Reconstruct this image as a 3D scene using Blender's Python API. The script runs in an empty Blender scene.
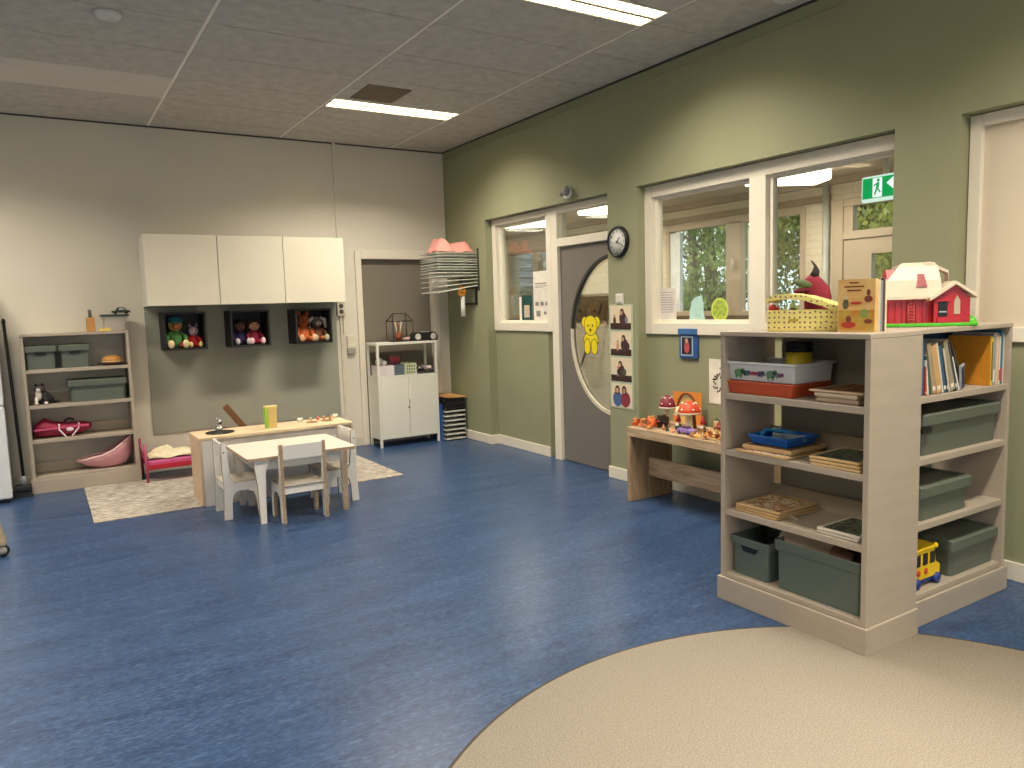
import bpy, math, random
from mathutils import Vector, Matrix, Euler
PI = math.pi
scn = bpy.context.scene
COL = scn.collection
random.seed(7)

# ------------------------------------------------------------------ camera
cam_d = bpy.data.cameras.new('camera'); cam = bpy.data.objects.new('camera', cam_d); COL.objects.link(cam)
cam_d.sensor_width = 36.0; cam_d.lens = 26.4767; cam_d.clip_start = 0.05; cam_d.clip_end = 200
_r = Vector((0.84618122, -0.5320762, -0.0295341)); _u = Vector((0.07996756, 0.07199046, 0.99419443)); _f = Vector((0.52686102, 0.84363042, -0.10346581))
cam.matrix_world = Matrix(((_r.x, _u.x, -_f.x, 0), (_r.y, _u.y, -_f.y, 0), (_r.z, _u.z, -_f.z, 1.5), (0, 0, 0, 1)))
scn.camera = cam

# ------------------------------------------------------------------ world and lamps
W = bpy.data.worlds.new('overcast_sky'); scn.world = W; W.use_nodes = True
wn = W.node_tree.nodes; wl = W.node_tree.links; wn.clear()
wo = wn.new('ShaderNodeOutputWorld'); wb = wn.new('ShaderNodeBackground')
tc = wn.new('ShaderNodeTexCoord'); sx = wn.new('ShaderNodeSeparateXYZ'); rp = wn.new('ShaderNodeValToRGB')
wl.new(tc.outputs['Generated'], sx.inputs[0]); wl.new(sx.outputs['Z'], rp.inputs[0])
rp.color_ramp.elements[0].position = 0.0; rp.color_ramp.elements[0].color = (0.80, 0.84, 0.90, 1)
rp.color_ramp.elements[1].position = 0.6; rp.color_ramp.elements[1].color = (0.95, 0.97, 1.0, 1)
wl.new(rp.outputs[0], wb.inputs[0]); wb.inputs[1].default_value = 2.5
wl.new(wb.outputs[0], wo.inputs[0])
scn.view_settings.view_transform = 'Standard'; scn.view_settings.look = 'None'
scn.view_settings.exposure = 0.0; scn.view_settings.gamma = 1.0; scn.view_settings.use_curve_mapping = False

HC = 3.27
def area_lamp(name, x, y, z, sx_, sy_, power, spread, col=(1.0, 0.90, 0.76)):
    l = bpy.data.lights.new(name, 'AREA'); l.shape = 'RECTANGLE'; l.size = sx_; l.size_y = sy_
    l.energy = power; l.color = col; l.spread = math.radians(spread)
    o = bpy.data.objects.new(name, l); COL.objects.link(o); o.location = (x, y, z); return o
CEIL_LAMPS = [(2.25, 6.28), (2.25, 3.56), (2.25, 0.84), (2.25, -1.9), (-1.42, 6.28), (-1.42, 3.56), (-1.42, 0.84), (-1.42, -1.9)]
for (lx, ly) in CEIL_LAMPS:
    area_lamp('ceiling_lamp_light', lx + .6, ly + .135, HC - .006, 1.16, .24, 54, 138)
for cx_, cy in ((5.2, 1.0), (5.35, 4.17), (5.2, 6.3), (5.05, 7.75), (5.2, 10.6)):
    area_lamp('corridor_lamp_light', cx_, cy, 2.40, .5, .24, 24, 178, (1, .88, .72))

# ------------------------------------------------------------------ materials
def lin(h):
    h = h.lstrip('#'); c = [int(h[i:i+2], 16) / 255 for i in (0, 2, 4)]
    return tuple((v / 12.92 if v <= .04045 else ((v + .055) / 1.055) ** 2.4) for v in c) + (1,)
_mc = {}
def P(hexc, rough=.55, var=.10, scale=9.0, metal=0.0, spec=.5, stretch=(1, 1, 1), bump=0.0, coat=0.0, hex2=None):
    """painted / plain surface with a faint procedural unevenness; hex2 = second tone"""
    key = (hexc, rough, var, scale, metal, spec, stretch, bump, coat, hex2)
    if key in _mc: return _mc[key]
    m = bpy.data.materials.new('surface'); m.use_nodes = True; n = m.node_tree.nodes; l = m.node_tree.links
    b = n['Principled BSDF']
    t = n.new('ShaderNodeTexCoord'); mp = n.new('ShaderNodeMapping'); mp.inputs['Scale'].default_value = stretch
    no = n.new('ShaderNodeTexNoise'); no.inputs['Scale'].default_value = scale; no.inputs['Detail'].default_value = 5
    l.new(t.outputs['Object'], mp.inputs[0]); l.new(mp.outputs[0], no.inputs['Vector'])
    r = n.new('ShaderNodeValToRGB'); l.new(no.outputs[0], r.inputs[0])
    c = lin(hexc)
    if hex2: a, d = c, lin(hex2)
    else:
        a = tuple(max(0, v * (1 - var)) for v in c[:3]) + (1,); d = tuple(min(1, v * (1 + var)) for v in c[:3]) + (1,)
    r.color_ramp.elements[0].position = .32; r.color_ramp.elements[0].color = a
    r.color_ramp.elements[1].position = .68; r.color_ramp.elements[1].color = d
    l.new(r.outputs[0], b.inputs['Base Color'])
    b.inputs['Roughness'].default_value = rough; b.inputs['Metallic'].default_value = metal
    b.inputs['Specular IOR Level'].default_value = spec; b.inputs['Coat Weight'].default_value = coat
    if bump:
        bp = n.new('ShaderNodeBump'); bp.inputs['Strength'].default_value = bump; bp.inputs['Distance'].default_value = .01
        l.new(no.outputs[0], bp.inputs['Height']); l.new(bp.outputs[0], b.inputs['Normal'])
    _mc[key] = m; return m
def EM(hexc, s):
    m = bpy.data.materials.new('lit'); m.use_nodes = True; n = m.node_tree.nodes; n.clear()
    o = n.new('ShaderNodeOutputMaterial'); e = n.new('ShaderNodeEmission'); e.inputs[0].default_value = lin(hexc); e.inputs[1].default_value = s
    m.node_tree.links.new(e.outputs[0], o.inputs[0]); return m
def glass_mat(tint='#f4f8f6', refl=.06):
    m = bpy.data.materials.new('window_glass'); m.use_nodes = True; n = m.node_tree.nodes; l = m.node_tree.links; n.clear()
    o = n.new('ShaderNodeOutputMaterial'); t = n.new('ShaderNodeBsdfTransparent'); g = n.new('ShaderNodeBsdfGlossy'); x = n.new('ShaderNodeMixShader')
    t.inputs[0].default_value = lin(tint); g.inputs['Roughness'].default_value = .02
    f = n.new('ShaderNodeLayerWeight'); f.inputs[0].default_value = .25
    mm = n.new('ShaderNodeMath'); mm.operation = 'MULTIPLY_ADD'; mm.inputs[1].default_value = .35; mm.inputs[2].default_value = refl
    l.new(f.outputs['Fresnel'], mm.inputs[0]); l.new(mm.outputs[0], x.inputs[0])
    l.new(t.outputs[0], x.inputs[1]); l.new(g.outputs[0], x.inputs[2]); l.new(x.outputs[0], o.inputs[0]); return m
def clear_plastic(hexc, alpha):
    m = bpy.data.materials.new('clear_plastic'); m.use_nodes = True; b = m.node_tree.nodes['Principled BSDF']
    b.inputs['Base Color'].default_value = lin(hexc); b.inputs['Roughness'].default_value = .2; b.inputs['Alpha'].default_value = alpha; return m
def linoleum():
    m = bpy.data.materials.new('blue_marbled_linoleum'); m.use_nodes = True; n = m.node_tree.nodes; l = m.node_tree.links
    b = n['Principled BSDF']; t = n.new('ShaderNodeTexCoord')
    def noise(sc, st, det, dist=0):
        mp = n.new('ShaderNodeMapping'); mp.inputs['Scale'].default_value = st
        no = n.new('ShaderNodeTexNoise'); no.inputs['Scale'].default_value = sc; no.inputs['Detail'].default_value = det; no.inputs['Roughness'].default_value = .65; no.inputs['Distortion'].default_value = dist
        l.new(t.outputs['Object'], mp.inputs[0]); l.new(mp.outputs[0], no.inputs[0]); return no
    a = noise(48, (.5, 1.5, 1), 12, .3); a.inputs['Roughness'].default_value = .8; c = noise(4.0, (.40, 1.9, 1), 12, .6); c.inputs['Roughness'].default_value = .7; d = noise(30, (.5, 1.3, 1), 10, .5)
    r = n.new('ShaderNodeValToRGB'); e = r.color_ramp.elements
    e[0].position = .32; e[0].color = lin('#182f4c'); e[1].position = .68; e[1].color = lin('#597295')
    k = e.new(.5); k.color = lin('#344d72')
    l.new(a.outputs[0], r.inputs[0])
    r2 = n.new('ShaderNodeValToRGB'); r2.color_ramp.elements[0].position = .36; r2.color_ramp.elements[0].color = (.58, .63, .70, 1); r2.color_ramp.elements[1].position = .66; r2.color_ramp.elements[1].color = (1.12, 1.13, 1.12, 1)
    l.new(c.outputs[0], r2.inputs[0])
    mx = n.new('ShaderNodeMix'); mx.data_type = 'RGBA'; mx.blend_type = 'MULTIPLY'; mx.inputs[0].default_value = 1
    l.new(r.outputs[0], mx.inputs[6]); l.new(r2.outputs[0], mx.inputs[7])
    r3 = n.new('ShaderNodeValToRGB'); r3.color_ramp.elements[0].position = .58; r3.color_ramp.elements[0].color = (0, 0, 0, 1); r3.color_ramp.elements[1].position = .80; r3.color_ramp.elements[1].color = (.55, .55, .55, 1)
    l.new(d.outputs[0], r3.inputs[0])
    mx2 = n.new('ShaderNodeMix'); mx2.data_type = 'RGBA'; l.new(r3.outputs[0], mx2.inputs[0]); l.new(mx.outputs[2], mx2.inputs[6]); mx2.inputs[7].default_value = lin('#7f96b6')
    l.new(mx2.outputs[2], b.inputs['Base Color']); b.inputs['Roughness'].default_value = .31; b.inputs['Specular IOR Level'].default_value = .38
    bp = n.new('ShaderNodeBump'); bp.inputs['Strength'].default_value = .03; bp.inputs['Distance'].default_value = .002
    l.new(c.outputs[0], bp.inputs['Height']); l.new(bp.outputs[0], b.inputs['Normal']); return m
def carpet(h1, h2, sc=160, st=(1, 1, 1), bump=.6, big=None):
    m = bpy.data.materials.new('carpet'); m.use_nodes = True; n = m.node_tree.nodes; l = m.node_tree.links
    b = n['Principled BSDF']; t = n.new('ShaderNodeTexCoord'); mp = n.new('ShaderNodeMapping'); mp.inputs['Scale'].default_value = st
    no = n.new('ShaderNodeTexNoise'); no.inputs['Scale'].default_value = sc; no.inputs['Detail'].default_value = 4; no.inputs['Roughness'].default_value = .7
    l.new(t.outputs['Object'], mp.inputs[0]); l.new(mp.outputs[0], no.inputs[0])
    r = n.new('ShaderNodeValToRGB'); r.color_ramp.elements[0].position = .35; r.color_ramp.elements[0].color = lin(h1); r.color_ramp.elements[1].position = .65; r.color_ramp.elements[1].color = lin(h2)
    l.new(no.outputs[0], r.inputs[0]); l.new(r.outputs[0], b.inputs['Base Color']); b.inputs['Roughness'].default_value = .95; b.inputs['Specular IOR Level'].default_value = .1
    bp = n.new('ShaderNodeBump'); bp.inputs['Strength'].default_value = bump; bp.inputs['Distance'].default_value = .005
    l.new(no.outputs[0], bp.inputs['Height']); l.new(bp.outputs[0], b.inputs['Normal']); return m
def brick_mat(h1, h2, mortar, w=.22, hgt=.065):
    m = bpy.data.materials.new('painted_brick'); m.use_nodes = True; n = m.node_tree.nodes; l = m.node_tree.links
    b = n['Principled BSDF']; t = n.new('ShaderNodeTexCoord'); mp = n.new('ShaderNodeMapping'); mp.inputs['Rotation'].default_value = (0, 0, 0)
    s = n.new('ShaderNodeSeparateXYZ'); cb = n.new('ShaderNodeCombineXYZ'); l.new(t.outputs['Object'], s.inputs[0])
    ad = n.new('ShaderNodeMath'); ad.operation = 'ADD'; l.new(s.outputs[0], ad.inputs[0]); l.new(s.outputs[1], ad.inputs[1])
    l.new(ad.outputs[0], cb.inputs[0]); l.new(s.outputs[2], cb.inputs[1])
    br = n.new('ShaderNodeTexBrick'); br.inputs['Scale'].default_value = 1; br.inputs['Brick Width'].default_value = w; br.inputs['Row Height'].default_value = hgt; br.inputs['Mortar Size'].default_value = .006
    br.inputs['Color1'].default_value = lin(h1); br.inputs['Color2'].default_value = lin(h2); br.inputs['Mortar'].default_value = lin(mortar)
    l.new(cb.outputs[0], br.inputs[0]); l.new(br.outputs[0], b.inputs['Base Color']); b.inputs['Roughness'].default_value = .6
    bp = n.new('ShaderNodeBump'); bp.inputs['Strength'].default_value = .4; bp.inputs['Distance'].default_value = .005; bp.invert = True
    l.new(br.outputs['Fac'], bp.inputs['Height']); l.new(bp.outputs[0], b.inputs['Normal']); return m
def dots_mat(base, dot, sc=38, thr=.30):
    m = bpy.data.materials.new('spotted_card'); m.use_nodes = True; n = m.node_tree.nodes; l = m.node_tree.links; b = n['Principled BSDF']
    t = n.new('ShaderNodeTexCoord'); v = n.new('ShaderNodeTexVoronoi'); v.inputs['Scale'].default_value = sc; v.inputs['Randomness'].default_value = .25
    s_ = n.new('ShaderNodeSeparateXYZ'); cb = n.new('ShaderNodeCombineXYZ'); v.voronoi_dimensions = '2D'
    a1 = n.new('ShaderNodeMath'); a2 = n.new('ShaderNodeMath'); a2.operation = 'MULTIPLY_ADD'; a2.inputs[1].default_value = .7
    l.new(t.outputs['Object'], s_.inputs[0]); l.new(s_.outputs[0], a1.inputs[0]); l.new(s_.outputs[1], a1.inputs[1]); l.new(s_.outputs[1], a2.inputs[0]); l.new(s_.outputs[2], a2.inputs[2])
    l.new(a1.outputs[0], cb.inputs[0]); l.new(a2.outputs[0], cb.inputs[1]); l.new(cb.outputs[0], v.inputs[0]); r = n.new('ShaderNodeValToRGB'); r.color_ramp.interpolation = 'CONSTANT'
    r.color_ramp.elements[0].color = lin(dot); r.color_ramp.elements[1].position = thr; r.color_ramp.elements[1].color = lin(base)
    l.new(v.outputs['Distance'], r.inputs[0]); l.new(r.outputs[0], b.inputs['Base Color']); b.inputs['Roughness'].default_value = .5; return m
def patch_mat(cols, sc=30, rough=.6):
    """printed picture: irregular patches of several colours"""
    m = bpy.data.materials.new('printed_picture'); m.use_nodes = True; n = m.node_tree.nodes; l = m.node_tree.links; b = n['Principled BSDF']
    t = n.new('ShaderNodeTexCoord'); v = n.new('ShaderNodeTexNoise'); v.inputs['Scale'].default_value = sc; v.inputs['Detail'].default_value = 3; v.inputs['Distortion'].default_value = .8
    l.new(t.outputs['Object'], v.inputs[0]); r = n.new('ShaderNodeValToRGB'); r.color_ramp.interpolation = 'CONSTANT'
    e = r.color_ramp.elements; e[0].color = lin(cols[0]); e[1].position = .36; e[1].color = lin(cols[1])
    for i, c in enumerate(cols[2:]): k = e.new(.36 + .3 * (i + 1) / len(cols)); k.color = lin(c)
    l.new(v.outputs[0], r.inputs[0]); l.new(r.outputs[0], b.inputs['Base Color']); b.inputs['Roughness'].default_value = rough; return m

GREEN = P('#949676', .75, .03, 3, bump=.02)
CREAM = P('#d9d3c3', .8, .025, 2)
PANELG = P('#9b9c8c', .7, .02, 3)
WTRIM = P('#e9e2d0', .4, .02, 5)
GREIGE = P('#aea292', .45, .04, 4, stretch=(1, 1, 6))
GREIGED = P('#a89c88', .5, .04, 4)
SAGE = P('#57645c', .42, .03, 6)
SAGE2 = P('#5c6459', .42, .03, 6)
DARK = P('#15161a', .5, .1, 10)
WHITE = P('#e4e1d8', .35, .02, 4)
WLAM = P('#e4e1da', .35, .02, 4)
BLACK = P('#0e0e10', .4, .1, 10)
MAPLE = P('#d6bc95', .5, .1, 6, stretch=(1, 9, 1), hex2='#e8d3b0')
MAPLEV = P('#c6aa8a', .55, .1, 7, stretch=(9, 9, 1), hex2='#dac3a4')
PLY = P('#98826a', .6, .1, 10, stretch=(1, 1, 8), hex2='#b29c80')
OAK = P('#8d7458', .6, .1, 5, stretch=(10, 10, 1), hex2='#b89d7c')
OAKH = P('#a48a69', .6, .1, 5, stretch=(10, 1, 10), hex2='#cbb292')
TAUPE = P('#7d7567', .6, .02, 3)
DOORG = P('#77726b', .5, .02, 3)
GLASS = glass_mat()
CHROME = P('#c9c9c6', .25, .02, 5, metal=.9)
PAPER = P('#e9e6dd', .7, .03, 8)

# ------------------------------------------------------------------ mesh builder
class MB:
    def __init__(s, o=(0, 0, 0), M=None):
        s.o = Vector(o); s.M = M; s.v = []; s.f = []; s.mi = []; s.sm = []
    def p(s, co):
        c = Vector(co) - s.o
        if s.M: c = s.M @ c
        s.v.append(c); return len(s.v) - 1
    def face(s, idx, m=0, sm=False): s.f.append(tuple(idx)); s.mi.append(m); s.sm.append(sm)
    def box(s, x0, x1, y0, y1, z0, z1, m=0):
        return s.hexa([(x0, y0, z0), (x1, y0, z0), (x1, y1, z0), (x0, y1, z0)], [(x0, y0, z1), (x1, y0, z1), (x1, y1, z1), (x0, y1, z1)], m)
    def hexa(s, lo, hi, m=0):
        a = [s.p(c) for c in lo]; b = [s.p(c) for c in hi]; n = len(a)
        s.face(a[::-1], m); s.face(b, m)
        for i in range(n): s.face((a[i], a[(i+1) % n], b[(i+1) % n], b[i]), m)
        return s
    def obox(s, c, size, rot=(0, 0, 0), m=0):
        R = Euler(rot).to_matrix(); c = Vector(c); h = [x / 2 for x in size]
        lo = [c + R @ Vector((a*h[0], b*h[1], -h[2])) for a, b in ((-1, -1), (1, -1), (1, 1), (-1, 1))]
        hi = [c + R @ Vector((a*h[0], b*h[1], h[2])) for a, b in ((-1, -1), (1, -1), (1, 1), (-1, 1))]
        return s.hexa(lo, hi, m)
    def prism(s, poly, ax, a0, a1, m=0, me=None):
        """poly in the two axes other than ax"""
        def mk(u, v, w):
            if ax == 'x': return (w, u, v)
            if ax == 'y': return (u, w, v)
            return (u, v, w)
        a = [s.p(mk(u, v, a0)) for u, v in poly]; b = [s.p(mk(u, v, a1)) for u, v in poly]; n = len(a)
        s.face(a[::-1], m); s.face(b, m)
        for i in range(n): s.face((a[i], a[(i+1) % n], b[(i+1) % n], b[i]), m if me is None else me)
        return s
    def tube(s, pts, r, n=8, m=0, caps=True):
        pts = [Vector(p) for p in pts]; rs = r if isinstance(r, (list, tuple)) else [r] * len(pts); rings = []
        for i, p in enumerate(pts):
            d = (pts[min(i+1, len(pts)-1)] - pts[max(i-1, 0)]).normalized()
            a = d.cross(Vector((0, 0, 1)) if abs(d.z) < .9 else Vector((1, 0, 0))).normalized(); b = d.cross(a)
            rings.append([s.p(p + (a * math.cos(2*PI*k/n) + b * math.sin(2*PI*k/n)) * rs[i]) for k in range(n)])
        for i in range(len(rings) - 1):
            for k in range(n): s.face((rings[i][k], rings[i][(k+1) % n], rings[i+1][(k+1) % n], rings[i+1][k]), m, n > 5)
        if caps: s.face(rings[0][::-1], m); s.face(rings[-1], m)
        return s
    def lathe(s, c, prof, n=24, m=0, ax='z', cap=True):
        c = Vector(c); rings = []
        for r, h in prof:
            rr = []
            for k in range(n):
                a = 2*PI*k/n; q = (r*math.cos(a), r*math.sin(a), h)
                if ax == 'x': q = (h, q[0], q[1])
                if ax == 'y': q = (q[0], h, q[1])
                rr.append(s.p(c + Vector(q)))
            rings.append(rr)
        for i in range(len(rings) - 1):
            for k in range(n): s.face((rings[i][k], rings[i][(k+1) % n], rings[i+1][(k+1) % n], rings[i+1][k]), m, True)
        if cap: s.face(rings[0][::-1], m); s.face(rings[-1], m)
        return s
    def ell(s, c, rad, rot=(0, 0, 0), m=0, nu=14, nv=9):
        R = Euler(rot).to_matrix(); c = Vector(c); rings = []
        for j in range(1, nv):
            t = PI * j / nv
            rings.append([s.p(c + R @ Vector((rad[0]*math.sin(t)*math.cos(2*PI*k/nu), rad[1]*math.sin(t)*math.sin(2*PI*k/nu), rad[2]*math.cos(t)))) for k in range(nu)])
        top = s.p(c + R @ Vector((0, 0, rad[2]))); bot = s.p(c + R @ Vector((0, 0, -rad[2])))
        for i in range(len(rings) - 1):
            for k in range(nu): s.face((rings[i][k], rings[i+1][k], rings[i+1][(k+1) % nu], rings[i][(k+1) % nu]), m, True)
        for k in range(nu):
            s.face((top, rings[0][k], rings[0][(k+1) % nu]), m, True); s.face((bot, rings[-1][(k+1) % nu], rings[-1][k]), m, True)
        return s
    def build(s, name, mats, parent=None, bevel=0, subd=0, loc=None):
        me = bpy.data.meshes.new(name); me.from_pydata([tuple(v) for v in s.v], [], s.f)
        if not isinstance(mats, (list, tuple)): mats = [mats]
        for mt in mats: me.materials.append(mt)
        for i, pl in enumerate(me.polygons): pl.material_index = s.mi[i]; pl.use_smooth = s.sm[i]
        me.update()
        o = bpy.data.objects.new(name, me); COL.objects.link(o)
        if parent is not None: o.parent = parent
        elif loc is not None: o.location = loc
        else: o.location = s.o
        if bevel:
            b = o.modifiers.new('bevel', 'BEVEL'); b.width = bevel; b.segments = 2; b.limit_method = 'ANGLE'; b.angle_limit = math.radians(40)
        if subd:
            b = o.modifiers.new('subd', 'SUBSURF'); b.levels = subd; b.render_levels = subd
        return o
def tag(o, label, cat, group=None, kind=None):
    if label: o['label'] = label
    if cat: o['category'] = cat
    if group: o['group'] = group
    if kind: o['kind'] = kind
    return o
def thing(name, loc, label, cat, group=None, rz=0):
    o = bpy.data.objects.new(name, None); COL.objects.link(o); o.location = loc; o.rotation_euler = (0, 0, rz)
    o.empty_display_size = .05; return tag(o, label, cat, group)
def struct(o, label=None, cat=None):
    o['kind'] = 'structure'
    if label: o['label'] = label
    if cat: o['category'] = cat
    return o
def copy_tree(o, parent=None):
    c = o.copy(); COL.objects.link(c)
    if parent is not None: c.parent = parent
    for ch in list(o.children): copy_tree(ch, c)
    return c
def text(s_, size, mat, parent, loc, rot, name='lettering', depth=.0008, align='CENTER'):
    cu = bpy.data.curves.new('t', 'FONT'); cu.body = s_; cu.size = size; cu.extrude = depth; cu.align_x = align; cu.align_y = 'CENTER'
    to = bpy.data.objects.new('t', cu); COL.objects.link(to)
    me = bpy.data.meshes.new_from_object(to, depsgraph=bpy.context.evaluated_depsgraph_get())
    COL.objects.unlink(to); bpy.data.objects.remove(to)
    me.materials.clear(); me.materials.append(mat)
    o = bpy.data.objects.new(name, me); COL.objects.link(o); o.parent = parent; o.location = loc; o.rotation_euler = rot; return o
def ring(cu, cv, ru, rv, a0, a1, n): return [(cu + ru*math.cos(a0 + (a1-a0)*i/n), cv + rv*math.sin(a0 + (a1-a0)*i/n)) for i in range(n+1)]

XW, XR, XF, YB = 4.10, 4.20, 4.22, 7.93      # pier face, recess face, glass plane, back wall
XL, YF = -3.4, -3.6
# ================================================================== THE SETTING
m = MB(); m.box(XL-.2, 6.4, YF-.2, 12.2, -.06, 0); struct(m.build('floor', linoleum()), 'blue marbled linoleum floor', 'floor')
# ceiling: tiles between light runners
m = MB(); m.box(XL-.2, XW+.35, YF-.2, YB+.2, HC+.004, HC+.1, 1)
xs = [1.02 + 1.22*k for k in range(-4, 4)]; ys = [6.275 + .628*k for k in range(-16, 4)]
for i, x in enumerate(xs):
    for j, y in enumerate(ys):
        x0, x1, y0, y1 = max(x+.012, XL), min(x+1.22-.012, XW-.01), max(y+.005, YF), min(y+.628-.005, YB-.012)
        if x1 - x0 < .02 or y1 - y0 < .02: continue
        lamp = [l for l in CEIL_LAMPS if abs(l[0]-x) < .6 and y-.1 < l[1] + .13 < y+.628]
        if lamp and abs(x - 2.24) < .1 or lamp and abs(x+1.42) < .1:
            ly = lamp[0][1]
            if ly - .01 - y0 > .02: m.box(x0, x1, y0, ly-.012, HC, HC+.018)
            if y1 - (ly+.282) > .02: m.box(x0, x1, ly+.282, y1, HC, HC+.018)
            continue
        m.box(x0, x1, y0, y1, HC, HC+.018, 2 if (i == 3 and j == 16) else 0)
TILE = P('#b5b1a8', .9, .10, 11, bump=.2, hex2='#c8c4bb'); GRID = P('#efebe0', .6, .03, 5)
struct(m.build('ceiling', [TILE, GRID, P('#d4cfc4', .85, .02, 5)]), 'grey mineral tile ceiling with light runners', 'ceiling')
# main walls
m = MB()
m.box(XL-.15, 3.02, YB, YB+.14, 0, HC+.02); m.box(3.935, XW+.3, YB, YB+.14, 0, HC+.02); m.box(3.02, 3.935, YB, YB+.14, 2.10, HC+.02)
struct(m.build('wall_back', CREAM), 'warm white back wall behind the play kitchen', 'wall')
m = MB(); m.box(XL-.15, XL, YF-.15, YB+.14, 0, HC+.02)
struct(m.build('wall_left', CREAM), 'warm white wall left of the camera', 'wall')
m = MB(); m.box(XL, XW+.3, YF-.15, YF, 0, .9); m.box(XL, XW+.3, YF-.15, YF, 2.5, HC+.02); m.box(XL, -2.4, YF-.15, YF, .9, 2.5); m.box(2.6, XW+.3, YF-.15, YF, .9, 2.5)  # wide opening added in this unseen wall so sky light fills the room
struct(m.build('wall_front', CREAM), 'unseen wall behind the camera with an opening added for sky light', 'wall')
# right wall: lintel, piers, recessed parapets
m = MB(); YE = 12.0
LT, SB = 2.41, 1.245
m.box(XW, XW+.25, YF, YB, LT, HC+.02)                                       # over the recesses
m.box(XW, XW+.25, 7.02, YB, 0, LT)                                          # left of window 1
m.box(XW, XW+.25, 4.62, 4.985, 0, LT)                                       # pier with the clock
m.box(XW, XW+.25, 2.135, 2.49, 0, LT)                                       # pier right of window 2
m.box(XW, XW+.25, YF, .30, 0, LT)
m.box(XR, XW+.25, 6.03, 7.02, 0, SB); m.box(XR, XW+.25, 2.49, 4.62, 0, SB); m.box(XR, XW+.25, .30, 2.135, 0, SB)
struct(m.build('wall_right', GREEN), 'sage green wall with recessed windows and piers', 'wall')
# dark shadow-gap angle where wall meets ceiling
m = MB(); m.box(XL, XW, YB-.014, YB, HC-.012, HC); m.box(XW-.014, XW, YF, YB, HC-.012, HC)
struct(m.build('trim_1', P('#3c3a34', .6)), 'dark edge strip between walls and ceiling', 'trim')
m = MB(); m.box(XW-.012, XW, YF, YB, HC-.085, HC-.075); struct(m.build('trim_2', GREEN), 'thin green ledge under the ceiling', 'trim')
# baseboards
m = MB(); h = .10; t = .016
for y0, y1, x in ((7.02, YB, XW), (6.03, 7.02, XR), (4.62-t, 4.985+t, XW), (2.49, 4.62, XR), (2.135-t, 2.49+t, XW), (.3, 2.135, XR), (YF, .3, XW)):
    m.box(x-t, x, y0, y1, 0, h)
m.box(XW-t, XR, 7.02-t, 7.02, 0, h); m.box(XW, XR, 4.62-t, 4.62, 0, h); m.box(XW, XR, 2.49, 2.49+t, 0, h); m.box(XW, XR, 2.135-t, 2.135, 0, h)
struct(m.build('baseboard_right', WTRIM, bevel=.004), 'white skirting along the green wall', 'baseboard')
m = MB(); m.box(XL, 2.975, YB-t, YB, 0, h); m.box(3.975, XW, YB-t, YB, 0, h)
struct(m.build('baseboard_back', P('#d8d0bd', .5), bevel=.004), 'cream skirting along the back wall', 'baseboard')

# windows in the right wall
def frame_rect(m, x0, x1, y0, y1, z0, z1, w, wb=None, wt=None):
    wb = wb or w; wt = wt or w
    m.box(x0, x1, y0, y0+w, z0, z1); m.box(x0, x1, y1-w, y1, z0, z1); m.box(x0, x1, y0+w, y1-w, z0, z0+wb); m.box(x0, x1, y0+w, y1-w, z1-wt, z1)
def pane(parent, x, y0, y1, z0, z1, ax='x'):
    g = MB(parent.location)
    if ax == 'x': g.box(x-.003, x+.003, y0, y1, z0, z1)
    else: g.box(y0, y1, x-.003, x+.003, z0, z1)
    return g.build('pane', GLASS, parent)
# window 2
w2 = bpy.data.objects.new('window_2', None); COL.objects.link(w2); w2.location = (XR, 3.55, SB); struct(w2, 'wide white framed interior window with two panes', 'window')
m = MB(w2.location); frame_rect(m, XR-.02, XR+.09, 2.42, 4.62, SB-.005, LT-.005, .085, .09, .09); m.box(XR-.02, XR+.09, 3.43, 3.57, SB+.08, LT-.09); m.build('frame', WTRIM, w2, bevel=.004)
m = MB(w2.location)
for a, b in ((2.505, 3.43), (3.57, 4.535)): frame_rect(m, XR+.02, XR+.07, a, b, SB+.08, LT-.09, .028)
m.build('glazing_bead', WTRIM, w2, bevel=.003)
pane(w2, XR+.045, 2.53, 3.41, SB+.1, LT-.11); pane(w2, XR+.045, 3.59, 4.51, SB+.1, LT-.11)
# window 1 with transom over the door
w1 = bpy.data.objects.new('window_1', None); COL.objects.link(w1); w1.location = (XR, 6.5, SB); struct(w1, 'white framed interior window beside the grey door', 'window')
m = MB(w1.location); frame_rect(m, XR-.02, XR+.09, 5.93, 7.015, SB-.005, LT-.005, .08, .085, .06); m.build('frame', WTRIM, w1, bevel=.004)
m = MB(w1.location); frame_rect(m, XR+.02, XR+.07, 6.01, 6.935, SB+.075, LT-.065, .028); m.build('glazing_bead', WTRIM, w1, bevel=.003)
pane(w1, XR+.045, 6.03, 6.91, SB+.1, LT-.09)
# door 1: grey door with D-shaped oval light
d1 = bpy.data.objects.new('door_1', None); COL.objects.link(d1); d1.location = (XR, 5.43, 0); struct(d1, 'grey door with a large oval glass and yellow bear sticker', 'door')
m = MB(d1.location); m.box(XR-.02, XR+.09, 5.825, 5.93, 0, LT-.005); m.box(XR-.02, XR+.09, 4.985, 5.825, 2.035, 2.11); m.box(XR-.02, XR+.09, 4.985, 5.825, LT-.065, LT-.005); m.box(XR-.005, XR+.09, 4.985, 5.0, 0, LT-.06); m.build('frame', WTRIM, d1, bevel=.004)
pane(d1, XR+.045, 5.0, 5.825, 2.11, LT-.065)
DX0, DX1 = XR+.015, XR+.06
cy_, cz_, ra, rb = 5.055, 1.215, .61, .69
oval = ring(cy_, cz_, ra, rb, math.radians(-89.9), math.radians(89.9), 40)     # opening bulges towards +y
cyl = 5.056
oval = [(max(cyl, y), z) for y, z in oval]
m = MB(d1.location)
y0, y1, z0, z1 = 5.0, 5.825, .008, 2.03
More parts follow.
